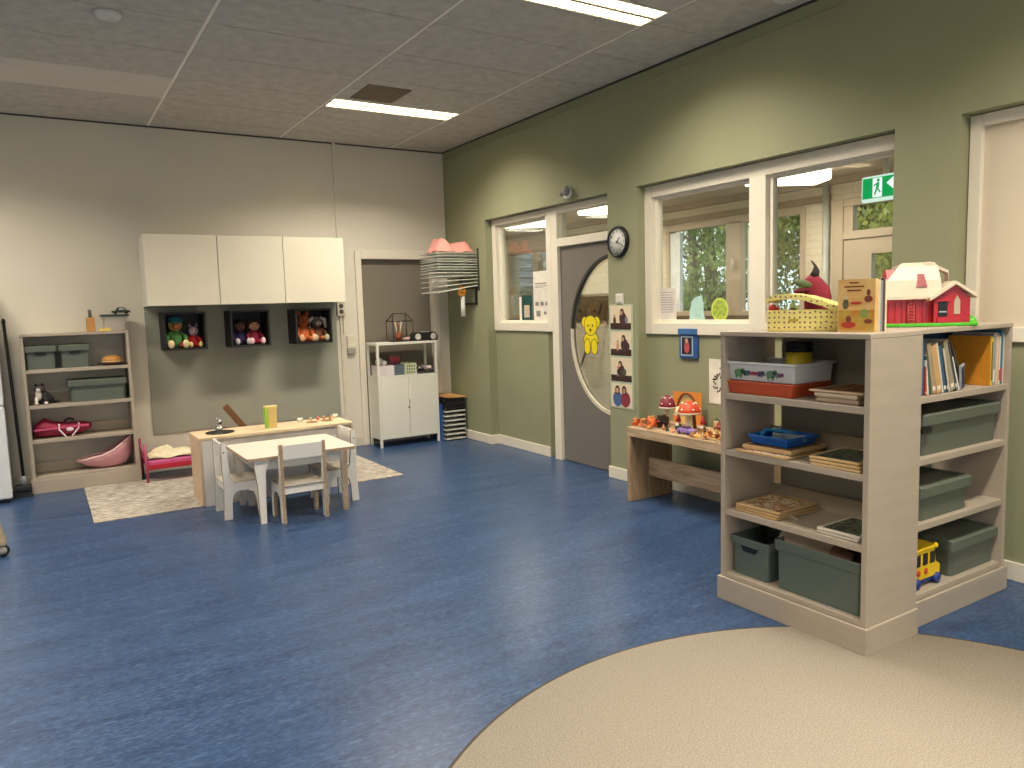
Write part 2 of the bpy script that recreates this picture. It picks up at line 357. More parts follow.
def strip(mm, oval, y1, z0, z1, x0, x1):
    # slab right (large y) of the oval, built as quads column by column, plus left rail
    pts = oval
    for i in range(len(pts)-1):
        (ya, za), (yb, zb) = pts[i], pts[i+1]
        mm.prism([(ya, za), (y1, za), (y1, zb), (yb, zb)], 'x', x0, x1)
strip(m, oval, y1, z0, z1, DX0, DX1)
m.box(DX0, DX1, oval[0][0], y1, z0, oval[0][1]); m.box(DX0, DX1, oval[-1][0], y1, oval[-1][1], z1)
m.box(DX0, DX1, y0, oval[0][0], z0, z1)
m.build('door_leaf', DOORG, d1)
m = MB(d1.location)
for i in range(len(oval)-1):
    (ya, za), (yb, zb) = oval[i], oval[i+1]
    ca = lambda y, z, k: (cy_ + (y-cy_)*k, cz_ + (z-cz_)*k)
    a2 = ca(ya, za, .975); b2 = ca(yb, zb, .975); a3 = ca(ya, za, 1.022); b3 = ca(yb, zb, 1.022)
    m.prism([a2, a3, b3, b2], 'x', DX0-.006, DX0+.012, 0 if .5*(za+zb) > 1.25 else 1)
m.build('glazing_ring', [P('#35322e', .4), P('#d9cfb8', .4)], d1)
m = MB(d1.location); m.prism([(cyl, oval[0][1])] + oval + [(cyl, oval[-1][1])], 'x', XR+.034, XR+.040); m.build('pane', GLASS, d1)
# bear sticker on the glass
YEL = P('#f2dc1e', .5, .03, 8); INK = P('#2a2618', .6)
bear = thing('bear_sticker', (XR+.030, 5.42, 1.21), 'yellow teddy bear sticker on the oval door glass', 'sticker')
def disc(mm, cu, cv, ru, rv, x0, x1, mi, n=24): mm.prism([(cu+ru*math.cos(2*PI*k/n), cv+rv*math.sin(2*PI*k/n)) for k in range(n)], 'x', x0, x1, mi)
shapes = [('ear', .075, .115, .038, .048), ('ear', -.075, .115, .038, .048), ('body', 0, -.045, .088, .075), ('head', 0, .085, .078, .088), ('foot', .045, -.105, .036, .068), ('foot', -.045, -.105, .036, .068)]
for i, (nm, dy, dz, ru, rv) in enumerate(shapes):
    m = MB(bear.location); q = bear.location.x - .0009*i
    disc(m, 5.40+dy*1.15, 1.215+dz*1.0, (ru+.006)*1.15, (rv+.006)*1.0, q-.0004, q+.0, 1); disc(m, 5.40+dy*1.15, 1.215+dz*1.0, ru*1.15, rv*1.0, q-.0008, q-.0004, 0)
    m.build(nm, [YEL, INK], bear)
for nm, dy, dz, r in (('eye', .028, .085, .009), ('eye', -.028, .085, .009), ('nose', 0, .045, .013)):
    m = MB(bear.location); q = bear.location.x - .0062; disc(m, 5.40+dy*1.15, 1.215+dz, r, r*1.1, q-.0004, q, 0, 12); m.build(nm, INK, bear)
# window 3: white blinded panel at far right
w3 = bpy.data.objects.new('window_3', None); COL.objects.link(w3); w3.location = (XR, 1.2, SB); struct(w3, 'white framed opening closed with a cream panel', 'window')
m = MB(w3.location); frame_rect(m, XR-.02, XR+.09, .30, 2.13, SB-.005, LT-.005, .06, .075, .06); m.build('frame', WTRIM, w3, bevel=.004)
m = MB(w3.location); m.box(XR+.01, XR+.03, .36, 2.075, SB+.07, LT-.065); m.build('panel', P('#d9cdb6', .6, .02, 4), w3, bevel=.003)
# door 2: alcove behind the white cabinet
d2 = bpy.data.objects.new('door_2', None); COL.objects.link(d2); d2.location = (3.4, YB, 0); struct(d2, 'taupe door in a cream frame behind the white cabinet', 'door')
m = MB(d2.location); m.box(2.975, 3.045, YB-.025, YB+.05, 0, 2.15); m.box(3.89, 3.975, YB-.025, YB+.05, 0, 2.15); m.box(3.045, 3.89, YB-.025, YB+.05, 2.055, 2.15)
m.box(3.02, 3.045, YB+.05, YB+.14, 0, 2.10); m.box(3.89, 3.935, YB+.05, YB+.14, 0, 2.10); m.build('frame', P('#e2dac8', .5, .02, 4), d2, bevel=.006)
m = MB(d2.location); m.box(3.045, 3.89, YB+.05, YB+.09, .005, 2.06); m.build('door_leaf', TAUPE, d2)

# ---------------- corridor beyond the green wall
XC = 6.2
BR = brick_mat('#ddd0ba', '#d8cbb5', '#cfc2ac')
FRM = P('#bfac97', .5, .03, 4)
m = MB()
for y0, y1, z0, z1 in ((YF, 3.1, 0, 2.6), (4.33, 4.62, 0, 2.6), (6.47, 8.75, 0, 2.6), (9.95, YE, 0, 2.6), (4.62, 6.47, 0, 1.33), (4.62, 6.47, 2.34, 2.6), (8.75, 9.95, 0, 1.30), (8.75, 9.95, 2.30, 2.6), (3.1, 4.33, 2.36, 2.6)):
    m.box(XC, XC+.22, y0, y1, z0, z1)
me_ = MB(); me_.box(XW+.25, XC, YE, YE+.15, 0, 2.6); struct(me_.build('wall_corridor_far', BR), 'far end wall of the corridor', 'wall')
me_ = MB(); me_.box(XW+.25, XC, YF-.15, YF, 0, 2.6); struct(me_.build('wall_corridor_near', BR), 'near end wall of the corridor', 'wall')
me_ = MB(); me_.box(XW+.1, XW+.25, YB+.14, YE, 0, 2.6); struct(me_.build('wall_corridor_side', BR), 'side wall of the corridor beyond the room', 'wall')
struct(m.build('wall_corridor', BR), 'cream painted brick wall of the corridor', 'wall')
m = MB(); m.box(XW+.25, XC+.2, YF, YE, 2.56, 2.66); struct(m.build('ceiling_corridor', P('#d8c6ae', .7, .04, 3)), 'low pale ceiling of the corridor', 'ceiling')
m = MB(); m.box(XC-.03, XC, 4.35, 8.7, 2.36, 2.42); m.box(XC-.05, XC, YF, YE, 2.50, 2.56); struct(m.build('trim_3', P('#a7937c', .6)), 'wooden cornice boards in the corridor', 'trim')
w4 = bpy.data.objects.new('window_4', None); COL.objects.link(w4); w4.location = (XC, 5.5, 1.33); struct(w4, 'wooden outer window onto the trees', 'window')
m = MB(w4.location); frame_rect(m, XC-.02, XC+.06, 4.62, 6.47, 1.33, 2.34, .05, .05, .06); m.box(XC-.02, XC+.06, 5.38, 5.58, 1.37, 2.30); m.build('frame', FRM, w4, bevel=.004)
m = MB(w4.location); m.box(XC+.0, XC+.05, 6.27, 6.42, 1.38, 2.26); m.box(XC-.01, XC+.05, 5.26, 5.30, 1.40, 2.22); m.build('white_sash', P('#dfe2e4', .4), w4)
m = MB(w4.location); m.tube([(XC-.05, 5.47, 1.80), (XC-.05, 5.47, 1.92)], .012); m.box(XC-.05, XC-.02, 5.455, 5.485, 1.86, 1.9); m.build('handle', WHITE, w4)
m = MB(w4.location); m.box(XC-.16, XC, 4.6, 6.5, 1.29, 1.33); m.build('sill', P('#6e5843', .5), w4)
pane(w4, XC+.04, 4.66, 5.4, 1.37, 2.30); pane(w4, XC+.04, 5.56, 6.44, 1.37, 2.30)
w5 = bpy.data.objects.new('window_5', None); COL.objects.link(w5); w5.location = (XC, 9.3, 1.30); struct(w5, 'outer window towards the neighbouring house', 'window')
m = MB(w5.location); frame_rect(m, XC-.02, XC+.06, 8.75, 9.95, 1.30, 2.30, .05, .06, .04); m.box(XC-.02, XC+.06, 9.1, 9.24, 1.34, 2.28); m.build('frame', FRM, w5, bevel=.004)
m = MB(w5.location); m.box(XC-.14, XC, 8.7, 10.0, 1.26, 1.30); m.build('sill', P('#6e5843', .5), w5)
pane(w5, XC+.04, 8.79, 9.12, 1.34, 2.26); pane(w5, XC+.04, 9.22, 9.91, 1.34, 2.26)
d3 = bpy.data.objects.new('door_3', None); COL.objects.link(d3); d3.location = (XC, 3.7, 0); struct(d3, 'wooden outer door with small pane and transom', 'door')
m = MB(d3.location); frame_rect(m, XC-.02, XC+.08, 3.1, 4.33, 0, 2.36, .11, .02, .07); m.box(XC-.02, XC+.08, 3.2, 4.22, 2.0, 2.07); m.box(XC-.01, XC+.06, 4.13, 4.22, 2.07, 2.29); m.build('frame', FRM, d3, bevel=.004)
m = MB(d3.location); m.box(XC, XC+.05, 3.2, 4.22, .01, 1.18); m.box(XC, XC+.05, 3.95, 4.22, 1.18, 2.0); m.box(XC, XC+.05, 3.2, 3.35, 1.18, 2.0); m.box(XC, XC+.05, 3.35, 3.95, 1.86, 2.0); m.build('door_leaf', FRM, d3)
pane(d3, XC+.03, 3.35, 3.95, 1.18, 1.86); pane(d3, XC+.03, 3.2, 4.13, 2.07, 2.29)
m = MB((XC-.06, 4.38, 0)); m.tube([(XC-.045, 4.375, 0), (XC-.045, 4.375, 2.56)], .032, 12)
tag(m.build('downpipe', P('#a9a8a2', .4)), 'pale grey vertical pipe beside the wooden outer door', 'pipe')
# corridor lamps
def corridor_lamp(x, y, rz, label):
    t_ = thing('corridor_lamp', (x, y, 2.56), label, 'lamp', 'corridor ceiling lamps', rz)
    m = MB(); m.box(-.32, .32, -.16, .16, -.03, 0); m.build('base_plate', WHITE, t_)
    m = MB(); m.box(-.31, .31, -.15, .15, -.12, -.03); m.build('diffuser', EM('#ffeed0', 9.0), t_, bevel=.02)
corridor_lamp(5.35, 4.17, -.52, 'glowing box lamp on corridor ceiling seen through the wide window')
corridor_lamp(5.2, 6.3, -.52, 'glowing box lamp on corridor ceiling seen through the transom over the door')
corridor_lamp(5.05, 7.75, -.52, 'glowing box lamp on corridor ceiling seen through the window beside the door')
# exit sign
ex = thing('exit_sign', (5.2, 3.22, 2.26), 'green emergency exit sign with running figure in the corridor', 'sign')
m = MB(ex.location); m.box(5.19, 5.22, 3.03, 3.40, 2.17, 2.355); m.build('housing', EM('#e9fff0', 1.1), ex, bevel=.012)
GE = EM('#12b45e', 1.0); WE = EM('#f4fff6', 1.4)
m = MB(ex.location); m.box(5.186, 5.19, 3.045, 3.385, 2.195, 2.34); m.build('green_face', GE, ex)
m = MB(ex.location); q0, q1 = 5.183, 5.186
m.box(q0, q1, 3.235, 3.305, 2.20, 2.335)                                   # doorway
m.prism([(3.09, 2.31), (3.09, 2.27), (3.14, 2.27), (3.14, 2.235), (3.20, 2.29), (3.14, 2.335), (3.14, 2.31)], 'x', q0, q1)   # arrow
m.build('door_and_arrow', WE, ex)
m = MB(ex.location); q0, q1 = 5.180, 5.183
disc(m, 3.262, 2.318, .011, .011, q0, q1, 0, 12)
m.prism([(3.272, 2.305), (3.252, 2.30), (3.258, 2.262), (3.278, 2.262)], 'x', q0, q1)
m.prism([(3.278, 2.264), (3.266, 2.264), (3.240, 2.235), (3.247, 2.228)], 'x', q0, q1); m.prism([(3.278, 2.266), (3.266, 2.262), (3.284, 2.215), (3.294, 2.218)], 'x', q0, q1)
m.prism([(3.27, 2.302), (3.268, 2.292), (3.293, 2.277), (3.297, 2.284)], 'x', q0, q1)
m.build('running_figure', GE, ex)
m = MB(ex.location); m.box(5.2, 5.21, 3.2, 3.24, 2.355, 2.56); m.build('bracket', WHITE, ex)
# coat rack board seen through the oval door glass
ck = thing('coat_rack', (6.19, 7.8, 1.5), 'dark brown coat rack board on brick wall behind door glass', 'coat rack')
m = MB(ck.location); m.box(6.16, XC-.002, 7.0, 8.6, 1.28, 1.62); m.build('board', P('#6a5638', .6), ck)
for k in range(5):
    m = MB(ck.location); y = 7.15 + .3*k; m.tube([(6.16, y, 1.4), (6.12, y, 1.39), (6.11, y, 1.43)], .008); m.build('hook', DARK, ck)
m = MB((6.0, 7.75, 0)); m.tube([(5.90, 7.95, .35), (6.10, 7.55, 1.5)], .014); m.obox((5.90, 7.95, .2), (.06, .3, .3))
tag(m.build('long_broom', P('#3a2a20', .6)), 'dark long-handled broom leaning in the corridor behind the door glass', 'broom')

# ---------------- outdoors: trees, hedge, house
m = MB((12, 8, -.3)); m.box(6.45, 60, -30, 60, -.4, -.3); struct(m.build('ground', P('#6c7a45', .9, .2, 3, hex2='#8d9460')), 'grass outside', 'ground')
def leaf_mat(a, b):
    mt = P(a, .7, .2, 2.2, hex2=b); return mt
LM = [leaf_mat('#4f6c34', '#9fb060'), leaf_mat('#6a7f3a', '#cdbb5c'), leaf_mat('#44603a', '#86a058')]
def tree(x, y, h, r, seed, lm, label, nleaf=12000, trunk_h=.5):
    rnd = random.Random(seed)
    t_ = thing('tree', (x, y, -.3), label, 'tree', None)
    m = MB((x, y, -.3)); m.tube([(x, y, -.3), (x+.05, y, h*.35), (x-.05, y+.1, h*.7), (x, y, h*.95)], [.17, .13, .08, .02], 8)
    for k in range(9):
        a = rnd.uniform(0, 2*PI); z = rnd.uniform(trunk_h*.8, h*.8); L = r*rnd.uniform(.5, .9)
        m.tube([(x, y, z), (x+L*.5*math.cos(a), y+L*.5*math.sin(a), z+L*.3), (x+L*math.cos(a), y+L*math.sin(a), z+L*.45)], [.05, .03, .01], 5)
    m.build('trunk', P('#4c4034', .8, .2, 6), t_)
    m = MB((x, y, -.3)); cl = []
    for k in range(46):
        u = rnd.random() ** .5; a = rnd.uniform(0, 2*PI); z = rnd.uniform(trunk_h, h); q = math.sin(PI*min(1, max(.12, (z-trunk_h+.4)/(h-trunk_h+.5))))
        cl.append((x+r*u*q*math.cos(a), y+r*u*q*math.sin(a), z))
    for k in range(nleaf):
        c = cl[k % 46]; p = Vector((rnd.gauss(c[0], r*.17), rnd.gauss(c[1], r*.17), rnd.gauss(c[2], r*.15)))
        s_ = rnd.uniform(.04, .08); R = Euler((rnd.uniform(0, 6), rnd.uniform(0, 6), rnd.uniform(0, 6))).to_matrix()
        ids = [m.p(p + R @ Vector(v) * s_) for v in ((-1, 0, 0), (0, -.55, .1), (1, 0, 0), (0, .55, .1))]; m.face(ids)
    m.build('foliage', lm, t_); return t_
tree(11.6, 10.9, 5.6, 1.9, 1, LM[0], 'green tree with a dark trunk behind left half of the wide window')
tree(15.5, 15.2, 7.4, 2.6, 2, LM[2], 'dark green tree furthest back beyond the corridor window', 9000)
tree(12.4, 8.0, 5.2, 1.9, 3, LM[1], 'yellow-green autumn tree behind right half of the wide window', 16000)
tree(10.6, 5.6, 5.0, 1.6, 4, LM[1], 'yellowing tree behind the outer door of the corridor')
tree(16.6, 11.2, 7.6, 2.7, 5, LM[2], 'tall green tree between and behind the two nearest trees', 9000)
tree(15.0, 6.6, 6.4, 2.2, 6, LM[0], 'green tree standing behind the yellowing tree at the door', 9000)
# house
hs = thing('house', (13, 22, -.3), 'neighbouring white house with grey tiled roof seen through small window', 'house')
m = MB(hs.location); m.box(10.5, 18.0, 19.0, 27, -.3, 2.2); m.prism([(19.0, 2.2), (27, 2.2), (23, 5.6)], 'x', 10.5, 18.0); m.build('wall', P('#dcdcd8', .8), hs)
m = MB(hs.location)
for sgn, (ya, yb) in ((1, (18.6, 23)), (-1, (27.4, 23))):
    for k in range(13):
        f0, f1 = k/13, (k+1)/13
        ya_, yb_ = ya+(yb-ya)*f0, ya+(yb-ya)*f1; za_, zb_ = 1.9+3.8*f0, 1.9+3.8*f1
        m.hexa([(10.2, ya_, za_), (18.3, ya_, za_), (18.3, yb_, zb_), (10.2, yb_, zb_)], [(10.2, ya_, za_+.16), (18.3, ya_, za_+.16), (18.3, yb_, zb_+.07), (10.2, yb_, zb_+.07)])
m.build('roof', brick_mat('#6f757d', '#878d95', '#3f4348', .35, .3), hs)
m = MB(hs.location); m.box(10.42, 10.5, 20.4, 21.3, .4, 1.7); m.build('window', P('#4c5a66', .2), hs)
m = MB(hs.location); m.box(11.5, 12.6, 18.92, 19.0, .5, 1.7); m.build('window', P('#4c5a66', .2), hs)

# ================================================================== CEILING THINGS
TUBE = EM('#ffe9c6', 11.0)
def luminaire(lx, ly, label):
    t_ = thing('ceiling_light', (lx+.6, ly+.135, HC), label, 'ceiling light', 'recessed ceiling lights')
    o = t_.location
    m = MB(o); frame = ((lx, lx+1.2, ly, ly+.012), (lx, lx+1.2, ly+.258, ly+.27), (lx, lx+.012, ly+.012, ly+.258), (lx+1.188, lx+1.2, ly+.012, ly+.258))
    for a in frame: m.box(*a, HC-.004, HC+.017)
    m.build('frame', P('#d8d2c2', .4), t_)
    m = MB(o); m.box(lx+.014, lx+1.186, ly+.014, ly+.122, HC+.004, HC+.008); m.box(lx+.014, lx+1.186, ly+.148, ly+.256, HC+.004, HC+.008); m.build('lit_panel', TUBE, t_)
    m = MB(o); m.box(lx+.012, lx+1.188, ly+.122, ly+.148, HC-.003, HC+.012)
    for k in range(1, 18):
        x = lx + 1.2*k/18; m.box(x-.002, x+.002, ly+.012, ly+.258, HC-.003, HC+.004)
    m.build('louvre', P('#b5ad9a', .4), t_)
luminaire(2.25, 6.28, 'narrow lit ceiling light above the white cabinet beside the brown vent')
luminaire(2.25, 3.56, 'large lit ceiling light cut by the top edge of the photo')
for (lx, ly) in CEIL_LAMPS[2:]: luminaire(lx, ly, 'lit recessed ceiling light outside the picture behind or left of the camera')
m = MB((2.54, 5.98, HC)); m.box(2.36, 2.73, 5.78, 6.19, HC-.01, HC); 
for k in range(14): m.box(2.37, 2.72, 5.795+.028*k, 5.807+.028*k, HC-.016, HC-.01)
tag(m.build('air_vent', P('#8f7f66', .7)), 'brown square air vent grille in the ceiling', 'vent')
m = MB((.49, 5.12, HC)); m.lathe((.49, 5.12, HC), [(.075, 0), (.075, -.018), (.06, -.032), (.03, -.038)], 24); m.lathe((.49, 5.12, HC-.038), [(.012, 0), (.012, -.003)], 10)
tag(m.build('smoke_detector', P('#d9d5cc', .5)), 'round white smoke detector on the left part of the ceiling', 'smoke detector')
m = MB((3.90, 3.06, HC)); m.lathe((3.90, 3.06, HC), [(.075, 0), (.075, -.012), (.06, -.022)], 24)
tag(m.build('ceiling_detector', P('#d9d5cc', .5)), 'round white cap on the ceiling at the top edge beside the green wall', 'detector')

# ================================================================== BOOKCASES
def bookcase(loc, w, d, rz, label, group, back=True, H=1.345, up=1.045):
    t_ = thing('bookcase', loc, label, 'bookcase', group, rz)
    T = .026; TT = .022
    for x in (0, w-T): MB().box(x, x+T, 0, d, 0, H-TT).build('side_panel', GREIGE, t_, bevel=.002)
    MB().box(0, w, -.004, d+.002, H-TT, H).build('top', GREIGE, t_, bevel=.003)
    MB().box(-.012, w+.012, -.014, 0, 0, .118).build('plinth', GREIGE, t_, bevel=.003)
    for x in (-.012, w): MB().box(x, x+.012, 0, d, 0, .118).build('side_plinth', GREIGE, t_, bevel=.003)
    for z in (.14, .465, .765, up): MB().box(T, w-T, .006, d-.02, z-.03, z).build('shelf', GREIGE, t_, bevel=.002)
    if back: m = MB(); m.box(T+.05, w-T-.045, d-.012, d-.004, .14, H-TT); m.build('back_panel', P('#8a8578', .6, .03, 4), t_)
    for z in (.14, .465, .765): MB().box(T, w-T, d-.03, d-.012, z, z+.085).build('back_rail', GREIGED, t_, bevel=.002)
    return t_
bookcase((2.817, 2.577, 0), .788, .372, -PI/2, 'taller-looking greige bookcase facing left with puzzles and two open bins', 'greige bookcases')
bookcase((3.203, 1.828, 0), .842, .350, 0, 'greige bookcase by the right edge holding picture books and lidded bins', 'greige bookcases')
bookcase((-.142, 7.614, 0), .832, .31, 0, 'greige bookcase against the back wall with doll things and grey bins', 'greige bookcases', False, 1.378, 1.072)

# ================================================================== BINS
def bin_mesh(w, d, h, z0=0, taper=.012, th=.004):
    m = MB()
    def loop(z, t, r=.018):
        x, y = w/2 - t, d/2 - t; out = []
        for cx, cy, a in ((x-r, y-r, 0), (-x+r, y-r, 90), (-x+r, -y+r, 180), (x-r, -y+r, 270)):
            for k in range(4): an = math.radians(a + 30*k); out.append(m.p((cx + r*math.cos(an), cy + r*math.sin(an), z)))
        return out
    hb = h*.80
    ls = [loop(0, taper), loop(hb, .010), loop(hb, 0), loop(h-.004, -.002), loop(h, 0), loop(h, .006), loop(hb, .010), loop(th, taper+th)]
    n = len(ls[0])
    for a, b in zip(ls, ls[1:]):
        for k in range(n): m.face((a[k], a[(k+1) % n], b[(k+1) % n], b[k]), 0, False)
    m.face(ls[0][::-1]); m.face(ls[-1]); return m
def storage_bin(loc, w, d, h, rz, label, group=None, lid=True, mat=None, handle_on=('front',)):
    mat = mat or SAGE; t_ = thing('storage_bin', loc, label, 'storage bin', group, rz)
    bin_mesh(w, d, h).build('body', mat, t_)
    if lid:
        m = MB()
        def rr(z, t, r=.02):
            x, y = w/2 - t, d/2 - t; out = []
            for cx, cy, a in ((x-r, y-r, 0), (-x+r, y-r, 90), (-x+r, -y+r, 180), (x-r, -y+r, 270)):
                for k in range(4): an = math.radians(a + 30*k); out.append(m.p((cx + r*math.cos(an), cy + r*math.sin(an), z)))
            return out
        ls = [rr(h-.034, -.008), rr(h+.010, -.008), rr(h+.018, .002), rr(h+.018, .03), rr(h+.012, .036)]
        for a, b in zip(ls, ls[1:]):
            for k in range(16): m.face((a[k], a[(k+1) % 16], b[(k+1) % 16], b[k]))
        m.face(ls[-1]); m.face(ls[0][::-1])
        m.build('lid', mat, t_)
    sl = lambda a, b: MB().prism([(a-.045, b), (a-.038, b-.022), (a+.038, b-.022), (a+.045, b)], 'y', 0, .01)
    k = min(1, w/.24)
    if 'front' in handle_on:
        m = MB(); y = -d/2 + .004; zc = h*.80-.004
        m.prism([(-.05*k, zc), (-.036*k, zc-.024), (.036*k, zc-.024), (.05*k, zc)], 'y', y-.0015, y+.012); m.build('handle_slot', BLACK, t_)
    if 'left' in handle_on:
        m = MB(); x = -w/2 + .004; zc = h*.80-.012
        m.prism([(-.05, zc), (-.036, zc-.026), (.036, zc-.026), (.05, zc)], 'x', x-.0015, x+.012); m.build('handle_slot', BLACK, t_)
    return t_
R90 = -PI/2
storage_bin((.0, 7.775, 1.073), .235, .26, .185, 0, 'small lidded grey-green bin at left on upper shelf by back wall', 'small lidded bins', mat=SAGE2)
storage_bin((.258, 7.775, 1.073), .235, .26, .185, 0, 'small lidded grey-green bin on upper shelf beside the toy burger', 'small lidded bins', mat=SAGE2)
storage_bin((.415, 7.77, .766), .455, .27, .175, 0, 'wide lidded grey-green bin beside the black and white toy cat', mat=SAGE2, handle_on=())
# open bins on the floor shelf of the first bookcase (turned to face left)
storage_bin((2.985, 2.43, .141), .235, .27, .19, R90, 'small open sage bin with a slot handle, beside the larger open bin', lid=False)
bg = storage_bin((2.985, 2.055, .141), .445, .28, .235, R90, 'large open sage bin with boards sticking out, bottom shelf', lid=False, handle_on=())
m = MB((2.96, 2.2, .3)); m.obox((2.93, 2.17, .345), (.012, .26, .19), (0.42, .1, .12)); tag(m.build('picture_board', P('#b5a38c', .6)), 'pale board sticking up out of the large open bin', 'board')
m = MB((2.98, 2.02, .3)); m.obox((2.97, 2.0, .305), (.13, .10, .12), (.3, .5, .2)); m.obox((3.0, 1.94, .30), (.10, .05, .12), (.5, .2, .5), 0)
tag(m.build('wooden_block', P('#6b4a35', .6)), 'brown wooden block inside the large open bin', 'block')
# lidded bins in second bookcase
storage_bin((3.67, 2.0, .766), .67, .29, .175, 0, 'lidded grey-green bin directly below the row of picture books', mat=SAGE2, handle_on=())
m = MB((3.34, 1.85, .90)); m.box(3.30, 3.375, 1.843, 1.853, .875, .90); 
tag(m.build('bin_clip', BLACK), 'black clip hooked on the left end of the bin below the books', 'clip')
storage_bin((3.53, 1.99, .466), .42, .28, .145, 0, 'lidded grey-green bin on middle shelf with a blue toy behind', mat=SAGE2, handle_on=())
storage_bin((3.815, 2.0, .141), .42, .29, .165, 0, 'lidded grey-green bin on the bottom shelf beside the yellow toy bus', mat=SAGE2, handle_on=())
m = MB((3.77, 2.02, .5)); m.ell((3.76, 2.0, .50), (.03, .05, .035)); m.ell((3.775, 1.99, .545), (.025, .03, .035)); m.ell((3.76, 2.0, .585), (.02, .02, .02))
tag(m.build('toy_figure', P('#5a7fd0', .4)), 'light blue plastic toy behind the middle shelf bin', 'toy')

# ================================================================== TOY BUS
bus = thing('toy_bus', (3.36, 1.90, .14), 'yellow plastic toy bus with blue wheels on bottom shelf', 'toy bus')
o = bus.location
YB_ = P('#f0c915', .35, .04, 8); BLU = P('#23418a', .35, .05, 8)
m = MB(o); m.prism([(3.25, .175), (3.485, .175), (3.487, .225), (3.45, .245), (3.437, .315), (3.25, .315)], 'y', 1.835, 1.955); bb = m.build('body', YB_, bus, bevel=.006)
m = MB(o); m.box(3.245, 3.45, 1.828, 1.962, .315, .33); m.ell((3.435, 1.835, .325), (.014, .014, .014)); m.build('roof', YB_, bus, bevel=.004)
m = MB(o); m.box(3.25, 3.485, 1.84, 1.95, .160, .178); m.build('chassis', BLU, bus)
m = MB(o)
for x in (3.275, 3.335, 3.395): m.box(x, x+.038, 1.8325, 1.836, .245, .30)
m.build('window', DARK, bb)
for x in (3.285, 3.452):
    m = MB(o); m.lathe((x, 1.826, .166), [(.0, -.004), (.012, -.006), (.025, 0), (.025, .02)], 18, ax='y'); m.build('wheel', BLU, bus)
m = MB(o); m.ell((3.30, 1.833, .215), (.014, .006, .016)); m.ell((3.36, 1.833, .215), (.014, .006, .016)); m.build('painted_face', P('#c4442e', .5), bb)
bus.location = (3.405, 1.935, .141)

# ================================================================== BOARDS, TRAYS ON THE FIRST BOOKCASE
def puzzle(x, y, z, sx_, sy_, rz, pic, label, th=.012, rim='#c9a878', group=None, cat='puzzle', name='wooden_puzzle'):
    t_ = thing(name, (x, y, z), label, cat, group, rz)
    m = MB(); m.box(-sx_/2+.007, sx_/2-.007, -sy_/2+.007, sy_/2-.007, 0, th*.25); m.box(-sx_/2, sx_/2, -sy_/2, sy_/2, th*.25, th*.55); m.box(-sx_/2, sx_/2, -sy_/2, -sy_/2+.015, th*.55, th); m.box(-sx_/2, sx_/2, sy_/2-.015, sy_/2, th*.55, th)
    m.box(-sx_/2, -sx_/2+.015, -sy_/2+.015, sy_/2-.015, th*.55, th); m.box(sx_/2-.015, sx_/2, -sy_/2+.015, sy_/2-.015, th*.55, th); m.build('board', P(rim, .55, .08, 12), t_)
    m = MB(); m.box(-sx_/2+.016, sx_/2-.016, -sy_/2+.016, sy_/2-.016, th*.55, th*.95); m.build('picture', pic, t_)
    return t_
PA = patch_mat(['#3a2b26', '#a5552e', '#c98f54', '#6d6f52', '#d9c6a0'], 34)
PB = patch_mat(['#232a26', '#4a5a48', '#7a8468', '#3c3f3a'], 25)
PC = patch_mat(['#2c2626', '#8a4438', '#b08a5e', '#54503f'], 40)
PD = patch_mat(['#efe9dc', '#d8cdb8', '#c23a34', '#f2efe6', '#e4dcc8'], 30)
PE = patch_mat(['#54351f', '#6e4a2e', '#7c5736', '#8b6642'], 20)
# level 3 (z .465)
for k in range(3): puzzle(2.985, 2.375, .4655+k*.0135, .29, .25, .04*k-.04, PA, ['brown puzzle board at the bottom of the stack of three', 'brown puzzle board in the middle of the stack of three', 'mosaic-patterned puzzle board topping the stack of three'][k], group='stack of three puzzles')
for k in range(2): puzzle(2.97, 1.945, .4655+k*.0135, .26, .20, .03*k, PB, ['puzzle board lying under the dark green one', 'dark green picture puzzle lying above the large open bin'][k], rim='#d8d2c4', group='green puzzles')
# level 2 (z .765)
puzzle(2.945, 2.335, .7655, .26, .29, 0, PD, 'white and red puzzle board hanging over the shelf edge under blue tray', group='puzzles under the blue tray')
puzzle(2.99, 2.335, .7795, .28, .27, .05, PE, 'tan wooden puzzle box directly under the blue tray', th=.022, group='puzzles under the blue tray')
def tray(loc, sx_, sy_, h, mat, name, label, rz=0, taper=.02, cat='tray'):
    t_ = thing(name, loc, label, cat, None, rz); m = MB()
    def lp(z, t): return [m.p((a*(sx_/2-t), b*(sy_/2-t), z)) for a, b in ((-1, -1), (1, -1), (1, 1), (-1, 1))]
    ls = [lp(0, taper), lp(h-.008, .006), lp(h-.008, 0), lp(h, 0), lp(h, .012), lp(.004, taper+.004)]
    for a, b in zip(ls, ls[1:]):
        for k in range(4): m.face((a[k], a[(k+1) % 4], b[(k+1) % 4], b[k]))
    m.face(ls[0][::-1]); m.face(ls[-1]); m.build('body', mat, t_, bevel=.003); return t_
tray((3.0, 2.35, .802), .24, .24, .045, P('#1d62b8', .35, .05, 8), 'blue_tray', 'bright blue plastic tray with small toys on wooden puzzles')
m = MB((3.0, 2.35, .82)); m.tube([(2.93, 2.42, .842), (2.98, 2.44, .856), (3.05, 2.40, .85), (3.07, 2.33, .842)], .011, 8)
tag(m.build('toy_rail', P('#2f7fb8', .4)), 'curved blue toy piece lying in the blue tray', 'toy')
m = MB((3.0, 2.30, .81)); m.obox((3.0, 2.31, .835), (.03, .15, .03), (0, .2, .3)); m.obox((2.96, 2.35, .835), (.04, .05, .03), (.2, 0, .6))
tag(m.build('toy_block', P('#6c7c86', .5)), 'grey toy blocks lying in the blue tray', 'toy')
